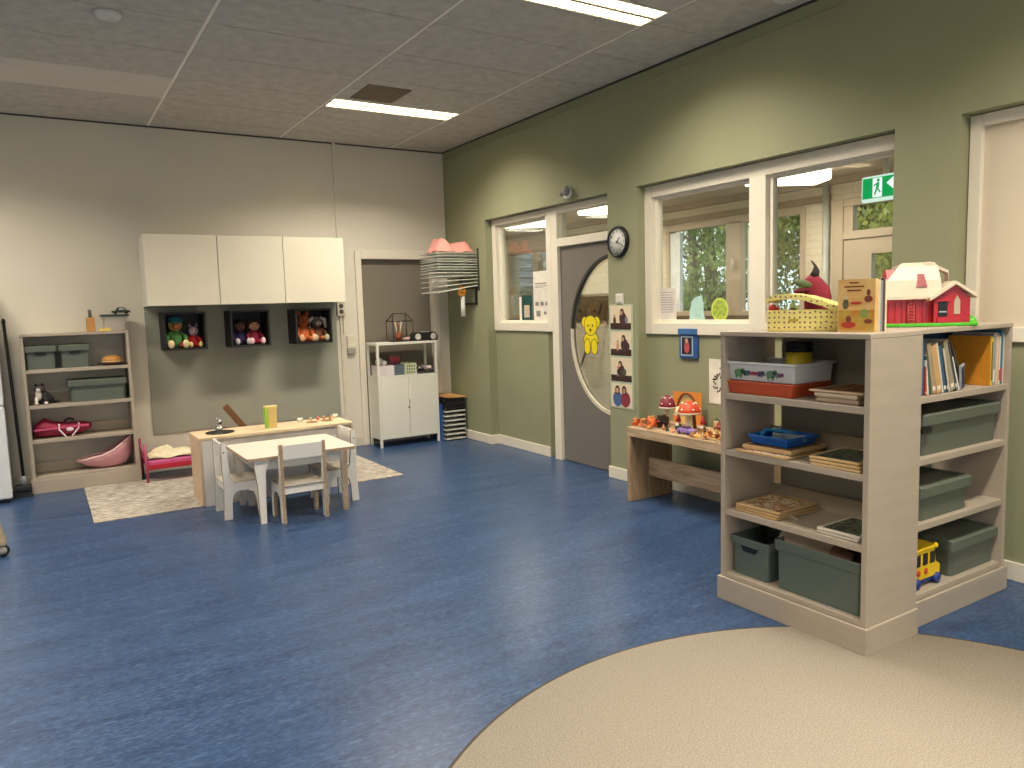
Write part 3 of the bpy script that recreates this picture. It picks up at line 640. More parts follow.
for k in range(3): puzzle(2.965+.006*k, 1.955+.01*k, .7655+k*.0135, .27, .235, .02*k, PB if k == 2 else PC, ['lowest wooden puzzle right of the blue tray', 'middle wooden puzzle right of the blue tray', 'dark picture puzzle on top right of the blue tray'][k], rim='#d2b584', group='puzzles right of the blue tray')
# level 1 (z 1.045)
tray((2.985, 2.375, 1.046), .30, .40, .062, P('#c4532f', .4, .05, 8), 'plastic_tray', 'terracotta red plastic tray under the elephant tub', taper=.018)
tub = thing('elephant_tub', (2.985, 2.365, 1.110), 'clear plastic tub printed with a row of elephants', 'tub')
TM = clear_plastic('#e6e8ea', .72); m = MB()
def lp(z, t): return [m.p((a*(.15-t), b*(.205-t), z)) for a, b in ((-1, -1), (1, -1), (1, 1), (-1, 1))]
ls = [lp(0, .018), lp(.079, .012), lp(.079, 0), lp(.091, 0), lp(.091, .012), lp(.004, .022)]
for a, b in zip(ls, ls[1:]):
    for k in range(4): m.face((a[k], a[(k+1) % 4], b[(k+1) % 4], b[k]))
m.face(ls[0][::-1]); m.face(ls[-1]); m.build('body', TM, tub, bevel=.003)
def elephant(cy, s, mat, zc=.038):
    m = MB(); x0 = -.1365
    for du, dv, ru, rv in ((0, 0, .030, .019), (.026, .010, .014, .013), (.038, -.004, .006, .014), (-.016, -.018, .007, .011), (.012, -.018, .007, .011)):
        disc(m, cy - du*s, zc + dv*s, ru*s, rv*s, x0-.0012, x0+.002, 0, 14)
    m.build('elephant_print', mat, tub)
for cy, s, c in ((.125, .95, '#5f8f6a'), (.080, .55, '#3f6f7a'), (.050, .38, '#b8486a'), (.028, .38, '#b8486a'), (-.002, .6, '#5a5570'), (-.062, .95, '#6f8f78'), (-.115, .42, '#8a4a80')): elephant(cy, s, P(c, .6))
m = MB((3.0, 2.36, 1.12)); rnd = random.Random(5)
for k, (a, b) in enumerate([(2.93, 2.26), (3.0, 2.28), (3.06, 2.27), (2.95, 2.33)]): m.obox((a, b, 1.145+.01*(k % 2)), (.05, .05, .05), (rnd.random(), rnd.random(), rnd.random()), k % 3)
tag(m.build('building_bricks', [P('#3c4f8c', .5), P('#8c3f4c', .5), P('#6f6a58', .5)]), 'blue and red plastic bricks inside the elephant tub', 'toy bricks', kind='stuff')
tin = thing('round_tin', (3.045, 2.30, 1.118), 'round yellow tin with a black lid in the elephant tub', 'tin')
MB().lathe((0, 0, 0), [(.058, 0), (.06, .004), (.06, .125)], 28).build('body', P('#c2ad2c', .35), tin)
MB().lathe((0, 0, .125), [(.064, 0), (.064, .018), (.06, .02), (.06, .024), (.064, .026), (.064, .045), (.05, .048)], 28).build('lid', BLACK, tin)
puzzle(2.96, 1.955, 1.0465, .24, .20, 0, patch_mat(['#c9b53a', '#9a2f36', '#3a2a3c', '#b8b0a0', '#d8c850'], 30), 'lowest board of the pile right of the elephant tub', th=.02, rim='#b09a84', group='boards right of the elephant tub')
puzzle(2.965, 1.96, 1.068, .26, .20, 0, PC, 'middle board of the pile right of the elephant tub', th=.02, rim='#c7b39a', group='boards right of the elephant tub')
puzzle(2.99, 1.965, 1.0895, .31, .25, .03, PE, 'large brown board on top right of the elephant tub', th=.010, rim='#c0a98c', group='boards right of the elephant tub')

# ================================================================== ON TOP OF THE FIRST BOOKCASE
ZT = 1.346
RT = math.radians
sb = thing('spotted_box', (3.0, 2.232, ZT), 'yellow polka-dot cardboard case with its lid propped open', 'box', rz=RT(-68))
DM = dots_mat('#ecdd84', '#7a6577', 44, .20)
w, d, h = .150, .085, .096
m = MB(); m.box(-w, w, -d, d, 0, .004); m.box(-w, w, -d, -d+.004, .004, h); m.box(-w, w, d-.004, d, .004, h); m.box(-w, -w+.004, -d+.004, d-.004, .004, h); m.box(w-.004, w, -d+.004, d-.004, .004, h); m.build('body', DM, sb, bevel=.002)
m = MB(); prof = [(-.153, .130), (-.12, .142), (-.055, .147), (.02, .136), (.09, .113), (.156, .086)]
for (a, za), (b, zb) in zip(prof, prof[1:]): m.prism([(a, za), (b, zb), (b, zb+.024), (a, za+.024)], 'y', -d-.006, d+.006)
m.build('lid', DM, sb)
m = MB(); m.box(-.05, -.01, -d-.002, -d, .045, .056); m.build('latch', P('#b8a83c', .4), sb)
fl = thing('red_flower', (2.935, 2.355, ZT+.088), 'small red fabric flower poking out at the left box corner', 'toy')
m = MB(); m.ell((-.012, .0, .018), (.014, .022, .018)); m.ell((-.014, -.025, .015), (.010, .016, .008), (0, 0, .4)); m.build('petals', P('#d8463a', .6), fl)
m = MB((2.96, 2.29, ZT+.08)); m.ell((2.955, 2.27, ZT+.078), (.025, .028, .028)); m.ell((2.931, 2.268, ZT+.086), (.004, .008, .008), m=1); m.ell((2.935, 2.285, ZT+.085), (.004, .008, .008), m=1)
tag(m.build('soft_toy', [P('#8c8480', .8), P('#efe9e0', .5)]), 'grey soft toy peeking out of the yellow spotted box', 'soft toy')
def loft(m, rings, n=16, mi=0):
    rs = [[m.p((c[0]+rx*math.cos(2*PI*k/n), c[1]+ry*math.sin(2*PI*k/n), c[2])) for k in range(n)] for c, rx, ry in rings]
    for a, b in zip(rs, rs[1:]):
        for k in range(n): m.face((a[k], a[(k+1) % n], b[(k+1) % n], b[k]), mi, True)
    m.face(rs[0][::-1], mi); m.face(rs[-1], mi)
pp = thing('puppet', (3.145, 2.275, ZT), 'dark red felt puppet with green face and long black tip', 'puppet', rz=RT(-60))
RED = P('#8c2338', .8, .15, 14)
m = MB(); loft(m, [((0, 0, 0), .055, .035), ((0, 0, .08), .058, .036), ((.0, 0, .15), .062, .036), ((-.005, 0, .20), .055, .034), ((-.02, 0, .235), .04, .028), ((-.022, 0, .255), .02, .016)]); m.build('body', RED, pp)
m = MB(); m.ell((-.055, -.01, .215), (.055, .028, .020), (0, .25, 0)); m.ell((-.065, -.012, .185), (.045, .026, .013), (0, -.1, 0), 1); m.build('snout', [P('#5d6b46', .8, .2, 20), P('#6d1c30', .8)], pp)
m = MB(); m.tube([(-.018, 0, .245), (-.008, 0, .275), (-.012, 0, .30), (-.03, 0, .325)], [.022, .017, .006, .003], 8); m.build('hat_tip', P('#2d2a2c', .8), pp)
# standing picture books (cover faces the room)
bk = [(.026, '#d9a75a'), (.020, '#c8c2b0'), (.018, '#8a8f92'), (.020, '#4a2c2c'), (.014, '#e0d6bc')]
covers = ['picture book with orange cover of gnomes in front of the stack by the barn', 'cream picture book second behind the orange cover', 'grey picture book in the middle of the standing stack by the barn', 'dark brown picture book behind the grey one by the barn', 'pale cream book last in the standing stack nearest the barn']
ORC = P('#d8a458', .5, .12, 12, hex2='#e6c585')
yo = 0; rz = RT(-83); c_, s_ = math.cos(rz), math.sin(rz)
for k, (th, c) in enumerate(bk):
    t_ = thing('picture_book', (2.93 - s_*yo, 1.932 + c_*yo, ZT), covers[k], 'book', 'books standing on the bookcase top', rz)
    hh = .222 - .004*(k % 3); hw = .080
    m = MB(); m.box(-hw, hw, 0, .0015, 0, hh); m.box(-hw, hw, th-.0015, th, 0, hh); m.box(hw-.0015, hw, .0015, th-.0015, 0, hh); cov = m.build('cover', ORC if k == 0 else P(c, .5), t_)
    m = MB(); m.box(-hw+.003, hw-.0015, .0015, th-.0015, .003, hh-.003); m.build('pages', P('#e6dfcd', .8), t_)
    if k == 0:
        m = MB(); m.box(-hw+.004, hw-.004, -.0006, 0, .008, .092, 0)
        def dy_(mm, cu, cv, ru, rv, mi, n=14): mm.prism([(cu+ru*math.cos(2*PI*j/n), cv+rv*math.sin(2*PI*j/n)) for j in range(n)], 'y', -.0016, -.0007, mi)
        for cu, cz, ru, rv, mi in ((-.045, .118, .013, .022, 1), (-.045, .145, .010, .010, 2), (.0, .122, .026, .006, 3), (.052, .138, .018, .014, 4), (.052, .165, .008, .014, 4), (-.032, .03, .032, .014, 3), (-.032, .054, .012, .014, 4), (.034, .078, .018, .02, 5), (.052, .045, .018, .010, 4)): dy_(m, cu, cz, ru, rv, mi)
        m.build('cover_picture', [P('#c47a35', .5, .2, 18, hex2='#b9b04a'), P('#5c5f4a', .5), P('#e2c9a0', .5), P('#b93a2a', .5), P('#7c3f2c', .5), P('#8a9a4c', .5)], cov)
        m = MB()
        for w_, z_ in ((.04, .204), (.085, .188), (.06, .172)): m.box(-w_/2-.01, w_/2-.01, -.0012, 0, z_, z_+.006)
        m.build('title_lines', P('#8a4a2a', .5), cov)
    yo += th + .001
# toy barn
bn = thing('toy_barn', (3.575, 1.995, ZT), 'red plastic toy barn with white roof on green base', 'toy barn', rz=RT(-40))
BRD = P('#b8202a', .35, .06, 10); BWH = P('#dacdb6', .4, .03, 6); BGR = P('#4fb828', .4, .08, 6)
m = MB(); m.prism([(-.21, -.07), (-.15, -.095), (.15, -.095), (.20, -.075), (.215, .0), (.19, .08), (-.18, .085), (-.21, .05)], 'z', 0, .016); m.ell((.185, -.01, .012), (.032, .05, .036)); m.build('base', BGR, bn, bevel=.004)
Z0 = .016; m = MB(); m.box(-.19, .02, -.055, .08, Z0, .14)
for k in range(7): x = -.188+.030*k; m.box(x, x+.016, -.059, -.055, Z0, .14)
m.prism([(-.055, .14), (.08, .14), (.065, .20), (.02, .27), (-.0, .27), (-.045, .20)], 'x', -.188, .018); m.build('barn_walls', BRD, bn)
m = MB(); pr = [(-.088, .128), (-.066, .205), (-.025, .27), (.012, .288), (.045, .27), (.088, .205), (.105, .128)]
xl_ = lambda z: -.213 + max(0, z-.128)*.18 + max(0, z-.24)*1.6
for (a, za), (b, zb) in zip(pr, pr[1:]):
    lo = [(xl_(za), a, za), (.035, a, za), (.035, b, zb), (xl_(zb), b, zb)]; m.hexa(lo, [(x, y, z+.012) for x, y, z in lo])
m.build('main_roof', BWH, bn)
m = MB(); lo = [(-.075, -.082, .185), (-.028, -.082, .185), (-.028, -.03, .185), (-.075, -.03, .185)]; m.hexa(lo, [(-.062, -.052, .245), (-.034, -.052, .245), (-.034, -.02, .245), (-.062, -.02, .245)]); m.build('dormer', P('#8c1c22', .4), bn)
m = MB(); m.box(0, .155, -.088, .075, Z0, .132); m.prism([(0, .132), (.155, .132), (.085, .192)], 'y', -.088, .075)
for k in range(5): z = Z0+.010+.021*k; m.box(.118, .155, -.091, -.088, z, z+.011)
m.build('porch_walls', BRD, bn)
m = MB()
for (a, za), (b, zb) in (((-.025, .118), (.085, .192)), ((.085, .192), (.18, .128))): m.prism([(a, za), (b, zb), (b, zb+.016), (a, za+.016)], 'y', -.11, .09)
m.build('porch_roof', BWH, bn)
m = MB(); m.box(.018, .058, -.0905, -.088, .045, .115, 0); m.box(.022, .054, -.0915, -.0905, .064, .070, 2); m.prism([(.085, .055), (.112, .055), (.112, .115), (.0985, .142), (.085, .115)], 'y', -.0915, -.088, 1); m.build('opening', [DARK, P('#b8a890', .5), P('#9fb0b0', .5)], bn)
MB().box(.008, .068, -.096, -.088, .115, .122).build('door_trim', BRD, bn); MB().box(.012, .066, -.094, -.088, .018, .042).build('door_trim', BRD, bn)
m = MB()
for x in (-.105, -.080): m.tube([(x, -.072, 0.002), (x, -.066, .128)], .003, 6)
for k in range(7): m.tube([(-.105, -.071, .018+.015*k), (-.080, -.071, .018+.015*k)], .0024, 6)
m.build('ladder', P('#d85a5a', .35), bn)
m = MB(); hp = [(-.02, .285), (.0, .288), (.05, .262), (.085, .245), (.088, .21)]
for (a, za), (b, zb) in zip(hp, hp[1:]): m.prism([(a, za), (b, zb), (b+.001, zb+.014), (a+.001, za+.014)], 'y', -.02, .03)
m.build('roof_handle', BWH, bn)

# ================================================================== BOOKS IN THE SECOND BOOKCASE
bs = [('#1f5a8c', .013, .255, 0, .22), ('#b3483c', .006, .13, .05, .2), ('#e2ddd0', .006, .16, .14, .2), ('#3e5c4c', .009, .18, .20, .2), ('#a59278', .016, .235, .25, .2), ('#c8a06a', .020, .225, .26, .21), ('#d8d4c8', .006, .24, .27, .2), ('#2e5a78', .010, .22, .28, .2), ('#25303a', .006, .225, .29, .2), ('#cfc9ba', .006, .21, .30, .2), ('#9a8f7a', .020, .245, .31, .21), ('#3b4750', .009, .25, .36, .2), ('#dcd8cc', .006, .17, .40, .2)]
names = ['blue picture book at the left end against the bookcase end', 'small red book beside the blue one', 'thin white book leaning near the left end of the row', 'dark green book leaning near the left end of the row', 'thick beige book leaning in the left half of the row', 'orange-beige thick book leaning in the left half of the row', 'thin pale book leaning behind the blue-grey one', 'blue-grey book leaning left of the middle of the row', 'thin black book leaning left of the middle of the row', 'thin ivory book leaning beside the thick grey-brown one', 'thick grey-brown book leaning in the middle of the row', 'slate grey book leaning right of the thick grey-brown one', 'small white book leaning at the end of the leaning group']
YK = 1.848
def book(x, th, h, d, lean, col, label, y0=YK, z0=1.0465, extra=None):
    t_ = thing('picture_book', (x, y0, z0), label, 'book', 'books in the row on the upper shelf'); t_.rotation_euler = (0, -lean, 0)
    m = MB(); m.box(0, th, -.0, .0012, 0, h); m.box(0, .0012, .0012, d, 0, h); m.box(th-.0012, th, .0012, d, 0, h); cov = m.build('cover', P(col, .45, .08, 30), t_)
    m = MB(); m.box(.0012, th-.0012, .0012, d-.002, .003, h-.003); m.build('pages', P('#e4ddca', .8), t_)
    if extra: m = MB(); m.box(th*.2, th*.8, -.0008, .0, h*extra[1], h*extra[2]); m.build('spine_label', P(extra[0], .5), cov)
    return t_
x = 3.292
for k, (c, th, h, lean, d) in enumerate(bs):
    if k == 0: book(x, th, h, d, lean, c, names[k]); x += .030; continue
    # foot advances; the tops lean to the left
    th *= 2.0; book(x, th, h, d, lean, c, names[k], extra=('#e8e2d2', .06, .14) if k % 3 else None)
    x += th/math.cos(lean) + .003 + (.003 if k < 4 else 0)
    XL_ = x
t_ = thing('picture_book', (XL_+.004, YK-.002, 1.0465), 'small navy book with pale frame facing the room', 'book', 'books in the row on the upper shelf'); t_.rotation_euler = (.0, -.14, .25)
m = MB(); m.box(0, .062, 0, .008, 0, .115); cov = m.build('cover', P('#9aa5ae', .5), t_)
m = MB(); m.box(.008, .056, -.001, 0, .004, .104); m.build('cover_picture', P('#1b2446', .5, .2, 30), cov)
t_ = thing('picture_book', (XL_+.085, YK+.03, 1.0465), 'large grey book leaning diagonally over the small navy book', 'book', 'books in the row on the upper shelf'); t_.rotation_euler = (0, -.50, 0)
m = MB(); m.box(0, .005, 0, .19, 0, .255); m.build('cover', P('#54585a', .5, .15, 24), t_)
print('books foot end', XL_)
ups = [('#cf8a2a', .008, .24, 'orange book whose broad side shows behind the leaning books', None), ('#e5d232', .018, .235, 'yellow book with upright spine right of the leaning books', ('#6a5a20', .1, .9)), ('#9a9da4', .020, .25, 'grey upright book beside the yellow spine', ('#e9e6dc', .05, .3)), ('#c9b2a8', .008, .255, 'thin pinkish upright book beside the grey one', None), ('#e0d2b4', .014, .24, 'cream upright book with pale spine near the right end', None), ('#d8a070', .006, .25, 'thin salmon upright book near the right end', None), ('#e6dcc6', .012, .235, 'ivory upright book beside the blue-green one', ('#a83a34', .08, .3)), ('#2f6f8f', .020, .262, 'tall teal-blue upright book near the right end of the row', ('#c94a3a', .05, .3)), ('#d6d2c6', .010, .245, 'last white upright book against the right side', None)]
x = 4.014 - sum(u[1] + .0022 for u in ups)
for c, th, h, lab, ex_ in ups: book(x, th, h, .2, 0, c, lab, extra=ex_); x += th + .0022
m = MB((3.55, 2.10, 1.2)); m.box(3.29, 4.0, 2.085, 2.135, 1.0465, 1.305, 0)
tag(m.build('large_blue_folder', P('#12405c', .4, .1, 8)), 'long dark blue folder standing behind the row of books', 'folder')

# ================================================================== BENCH AND AUTUMN DISPLAY
be = thing('bench', (3.9, 3.6, 0), 'oak-coloured wooden bench under the wide window with autumn display', 'bench'); o = be.location
m = MB(o); m.box(3.69, 4.12, 2.98, 4.30, .50, .57); m.build('top', OAKH, be, bevel=.003)
for y in (4.262, 2.98): m = MB(o); m.box(3.69, 4.12, y, y+.038, 0, .50); m.build('leg', OAK, be, bevel=.003)
m = MB(o); m.box(3.875, 3.905, 3.018, 4.262, .175, .315); m.build('stretcher', OAKH, be, bevel=.003)
ZB = .571
def mushroom(x, y, h, r, capc, label, tilt=0):
    t_ = thing('toy_mushroom', (x, y, ZB), label, 'mushroom', 'toy mushrooms on the bench')
    MB().lathe((0, 0, 0), [(r*.42, 0), (r*.30, h*.12), (r*.24, h*.55), (r*.28, h*.66)], 16).build('stem', P('#e4d4b0', .7, .08, 12), t_)
    cap_ = MB().lathe((0, 0, h*.60), [(r*.25, .0), (r*.96, 0), (r, h*.04), (r*.88, h*.16), (r*.6, h*.30), (r*.3, h*.37), (.001, h*.40)], 22).build('cap', P(capc, .5, .1, 12), t_)
    MB().lathe((0, 0, h*.57), [(r*.25, 0), (r*.98, .0), (r*1.0, h*.05)], 22).build('gills', P('#eadfc8', .7), t_)
    m = MB()
    for k in range(11):
        a = 2*PI*k/11 + .3*(k % 2); q, zz = (r*.88, h*.13) if k % 2 else (r*.55, h*.31); m.ell((q*math.cos(a), q*math.sin(a), h*.60+zz), (r*.11, r*.11, r*.10), nu=8, nv=6)
    m.build('spots', P('#f2ece0', .6), cap_); return t_
mushroom(3.93, 4.115, .235, .062, '#7c1f33', 'dark red spotted toy mushroom at left of the display', )
mushroom(3.90, 3.86, .215, .084, '#cf4a20', 'large orange spotted toy mushroom in the middle of display')
mushroom(3.99, 4.055, .15, .045, '#e3d6a4', 'small pale cream toy mushroom between the dark red and orange ones')
# orange card house
ch = thing('orange_card', (4.12, 4.10, ZB), 'orange card with a cut-out arch standing at the back', 'card')
m = MB(); ar = ring(0, .12, .085, .10, PI, 0, 16)
m.prism([(-.145, 0), (-.145, .245), (.145, .235), (.145, 0), (.09, 0)] + [(-u, v) for u, v in ar] + [(-.09, 0)], 'x', -.004, .004); m.build('panel', P('#dc8a3a', .6, .06, 8), ch)
m = MB(); 
for k in range(16):
    (a, b), (c, d) = ar[k], ar[k+1]; m.prism([(a, b), (a*1.14, .12+(b-.12)*1.14), (c*1.14, .12+(d-.12)*1.14), (c, d)], 'x', -.010, .004)
m.build('arch_edge', P('#7a3f22', .6), ch)
m = MB(); m.box(.0, .006, -.085, .085, 0, .20, 0); m.box(-.004, .0, -.07, .07, .10, .115, 1); m.box(-.004, .0, -.05, .06, .14, .15, 1); m.build('inner_picture', [P('#d6b070', .6, .15, 20), P('#5a4a34', .6)], ch)
# leaves at the left end and at right
def leaves(x0, x1, y0, y1, n, cols, name, label, zmax, seed):
    rnd = random.Random(seed); m = MB(((x0+x1)/2, (y0+y1)/2, ZB))
    for k in range(n):
        c = Vector((rnd.uniform(x0, x1), rnd.uniform(y0, y1), ZB + .006 + rnd.random()*zmax)); R = Euler((rnd.gauss(0, .7), rnd.gauss(0, .7), rnd.uniform(0, 6))).to_matrix(); s_ = rnd.uniform(.022, .036)
        rim = []
        for j in range(10):
            rr_ = (1.0 if j % 2 == 0 else .5)*s_; q = c + R @ Vector((rr_*math.cos(2*PI*j/10), rr_*math.sin(2*PI*j/10), .004*math.cos(j*2.5))); q.z = max(q.z, ZB+.001); rim.append(m.p(q))
        ce = m.p(c + R @ Vector((0, 0, .005)))
        for j in range(10): m.face((ce, rim[j], rim[(j+1) % 10]), k % len(cols))
    return tag(m.build(name, [P(c, .7, .2, 20) for c in cols]), label, 'leaves', kind='stuff')
leaves(3.71, 3.90, 4.08, 4.28, 46, ['#e0692a', '#c8461e', '#e89a58', '#b8804a'], 'autumn_leaves', 'orange autumn leaves heaped at left end of bench', .05, 4)
leaves(3.70, 3.86, 3.35, 3.66, 50, ['#d8b468', '#c48a4a', '#e6cfa0', '#a85c34'], 'dried_leaves', 'yellow and tan dried leaves behind the purple toy car', .03, 8)
st = MB((3.98, 3.90, ZB)); st.tube([(3.99, 3.93, ZB), (3.985, 3.93, ZB+.10)], [.040, .034], 14); st.tube([(3.99, 3.93, ZB+.06), (3.96, 3.96, ZB+.12)], [.014, .010], 8)
tag(st.build('tree_stump', P('#6a3a2c', .8, .2, 20)), 'dark reddish-brown toy tree stump behind the red-hatted gnome', 'ornament')
st = MB((4.0, 3.66, ZB)); st.lathe((4.0, 3.66, ZB), [(.04, 0), (.048, .02), (.045, .03), (.02, .05), (.001, .055)], 16)
tag(st.build('acorn', P('#7a4a30', .7, .15, 20)), 'round brown acorn ornament in front of the pale log', 'ornament')
# dark hedgehog / cone beside the small mushroom
hg = MB((3.85, 4.08, ZB)); rnd = random.Random(11); hg.ell((3.85, 4.085, ZB+.042), (.042, .055, .042), m=0)
for k in range(120):
    a, b = rnd.uniform(0, 2*PI), rnd.uniform(.0, 1.3); d = Vector((math.cos(a)*math.cos(b), math.sin(a)*math.cos(b), math.sin(b))); c = Vector((3.85, 4.085, ZB+.042)) + Vector((d.x*.042, d.y*.055, d.z*.042))
    hg.tube([c, c + d*.018], [.004, .0006], 4, 1)
tag(hg.build('hedgehog', [P('#2c1c18', .8), P('#4a3026', .8)]), 'dark brown bristly hedgehog figure beside the dark red mushroom', 'ornament')
# gnome
gn = thing('gnome', (3.86, 3.93, ZB), 'small gnome in a red hat beside the orange mushroom', 'gnome')
m = MB(); loft(m, [((0, 0, 0), .022, .022), ((0, 0, .03), .024, .024), ((0, 0, .045), .016, .016)]); m.build('body', P('#3d4a40', .8), gn)
m = MB(); m.ell((-.004, 0, .055), (.017, .017, .017)); m.ell((-.02, 0, .054), (.004, .004, .004)); m.build('head', P('#dcb490', .7), gn)
m = MB(); m.ell((-.012, 0, .040), (.012, .016, .018)); m.build('beard', P('#e8e2d8', .8), gn)
m = MB(); m.lathe((0, 0, .062), [(.021, 0), (.014, .025), (.006, .05), (.001, .062)], 14); m.build('hat', P('#a82030', .7), gn)
gn2 = copy_tree(gn); gn2.location = (3.89, 3.72, ZB); gn2['label'] = 'small gnome in a red hat under the right of the orange mushroom'
for c in list(gn2.children): pass
# purple car
pc = thing('toy_car', (3.775, 3.765, ZB), 'purple plastic toy car at the bench front edge', 'toy car'); PUR = P('#9a7cc0', .4, .05, 10)
m = MB(); m.prism([(-.068, .014), (-.072, .032), (-.045, .042), (.052, .042), (.072, .028), (.070, .014)], 'x', -.028, .028); m.build('body', PUR, pc, bevel=.006)
m = MB(); m.prism([(-.035, .042), (-.022, .056), (.018, .056), (.034, .042)], 'x', -.022, .022); m.build('cabin', P('#4c3a66', .4), pc, bevel=.003)
for a in (-.029, .029):
    for b in (-.042, .044): m = MB(); m.lathe((a-.004, b, .014), [(.001, 0), (.014, 0), (.014, .008), (.001, .008)], 14, ax='x'); m.build('wheel', P('#5a4478', .5), pc)
# small bits: toy figures in front
for k, (x, y, c, lab) in enumerate(((3.80, 4.02, '#c98a5a', 'tiny tan wooden figure in front of the mushrooms'), (3.77, 3.95, '#2e3a34', 'tiny dark green wooden figure at the bench front'), (3.76, 3.88, '#e0a080', 'tiny peach wooden figure left of the purple car'))):
    m = MB((x, y, ZB)); m.lathe((x, y, ZB), [(.012, 0), (.013, .012), (.006, .022)], 12); m.ell((x, y, ZB+.028), (.008, .008, .008), nu=10, nv=7); tag(m.build('wooden_figure', P(c, .6)), lab, 'figure', 'tiny wooden figures')
# basket with pumpkin things
pk = thing('ornamental_basket', (3.93, 3.56, ZB), 'small basket of dark red pumpkins behind the dried leaves', 'basket')
MB().lathe((0, 0, 0), [(.05, 0), (.062, .04), (.056, .042), (.046, .006)], 20).build('basket', P('#a88a54', .8, .2, 40), pk)
for k, (a, b) in enumerate(((-.022, .02), (.022, -.012), (.0, .035))):
    m = MB()
    for j in range(7): m.ell((a+.012*math.cos(2*PI*j/7), b+.012*math.sin(2*PI*j/7), .055+.008*k), (.015, .015, .018), nu=8, nv=6)
    m.build('pumpkin', P('#8a3a30', .6, .1, 12), pk)
m = MB(); m.tube([(-.01, .02, .07), (-.015, .035, .10), (-.02, .06, .11)], .004, 6); m.build('twig', P('#2e3a2c', .8), pk)
m = MB((4.03, 3.70, ZB)); m.tube([(4.03, 3.70, ZB), (4.03, 3.70, ZB+.07)], [.042, .040], 18); tag(m.build('wooden_log', P('#b89a68', .7, .15, 20)), 'short pale log slice at the back right of display', 'log')

# ================================================================== THINGS ON THE GREEN WALL
ck = thing('wall_clock', (XW-.001, 4.835, 1.995), 'round white wall clock with a black rim', 'clock'); o = ck.location
m = MB(o); m.lathe((XW-.001, 4.835, 1.995), [(.0, -.02), (.105, -.02), (.108, -.032), (.122, -.032), (.127, -.02), (.127, 0)], 40, ax='x', cap=False); m.build('rim', BLACK, ck)
m = MB(o); m.lathe((XW-.024, 4.835, 1.995), [(.001, 0), (.107, 0), (.107, .003)], 40, ax='x'); dial = m.build('dial', P('#d5d6d0', .5, .02), ck)
for k in range(12):
    a = 2*PI*k/12; q = .084
    text(str(12 if k == 0 else k), .024, BLACK, dial, (-.0245, -q*math.sin(a), q*math.cos(a)), (PI/2, 0, -PI/2), 'numeral')
for nm, a, L, w in (('hour_hand', math.radians(45), .050, .008), ('minute_hand', math.radians(115), .078, .006)):
    m = MB(); dy, dz = -math.sin(a), math.cos(a)
    m.prism([(-dy*.015 + dz*w/2, -dz*.015 - dy*w/2), (-dy*.015 - dz*w/2, -dz*.015 + dy*w/2), (dy*L - dz*w/3, dz*L + dy*w/3), (dy*L + dz*w/3, dz*L - dy*w/3)], 'x', -.028, -.026); m.build(nm, BLACK, ck)
dt = thing('motion_detector', (XW, 5.51, 2.485), 'white motion detector on the green wall above the door', 'detector')
m = MB(); m.lathe((0, 0, 0), [(.055, 0), (.055, -.03), (.045, -.035)], 22, ax='x'); m.build('base', WHITE, dt)
m = MB(); m.ell((-.05, -.02, .01), (.035, .045, .045)); m.tube([(-.03, .05, .0), (-.035, .085, -.005)], .02, 10); m.build('sensor_head', P('#8f8d86', .4), dt)
sw = thing('light_switch', (XW, 4.835, 1.53), 'white light switch above the strip of photos', 'light switch')
m = MB(); m.box(-.012, 0, -.045, .045, -.042, .042); m.build('plate', WHITE, sw, bevel=.003)
m = MB(); m.box(-.018, -.012, -.032, .032, -.032, .032); m.build('rocker', P('#d8d2c2', .4), sw, bevel=.003)
ps = thing('photo_strip', (XW, 4.828, 1.05), 'vertical pale strip holding four photos beside the door', 'photo strip')
m = MB(); m.box(-.004, 0, -.148, .148, -.435, .435); m.build('backing', P('#b7c2a8', .6), ps)
SKINT = '#c99a7c'
for k in range(4):
    zc = .325 - .217*k
    m = MB(); m.box(-.0055, -.004, -.13, .13, zc-.098, zc+.098, 0); q = -.0055
    if k < 3:
        m.box(q-.0008, q, -.13, .13, zc-.098, zc-.045, 1)
        cx = [-.03, -.045, 0][k]
        disc(m, cx, zc-.01, .045, .055, q-.0016, q-.0008, 2, 16); disc(m, cx+.01, zc+.045, .024, .03, q-.0024, q-.0016, 4, 16); disc(m, cx+.015, zc+.038, .014, .018, q-.0032, q-.0024, 3, 14)
        disc(m, .075 if k == 0 else .04, zc-.025, .018, .035, q-.0016, q-.0008, [2, 3, 5][k], 12); disc(m, .075 if k == 0 else .04, zc+.015, .012, .014, q-.0024, q-.0016, 3, 12); disc(m, cx-.045, zc-.02, .02, .03, q-.0024, q-.0016, [5, 2, 6][k], 12)
    else:
        disc(m, .05, zc-.03, .06, .066, q-.0016, q-.0008, 7, 18); disc(m, -.05, zc-.03, .06, .066, q-.0018, q-.0010, 8, 18)
        for cc in (.05, -.035): disc(m, cc, zc+.045, .03, .038, q-.0026, q-.0018, 4, 16); disc(m, cc, zc+.04, .018, .024, q-.0034, q-.0026, 3, 14)
    m.build('photo', [P('#e6d6b8', .4, .05, 20), P('#3a2420', .5, .2, 30), P('#4a3034', .5, .2, 30), P(SKINT, .5), P('#3c2a22', .5), P('#8a8a90', .5), P('#4f5f4c', .5), P('#4a6a9c', .5), P('#8c3244', .5)], ps)
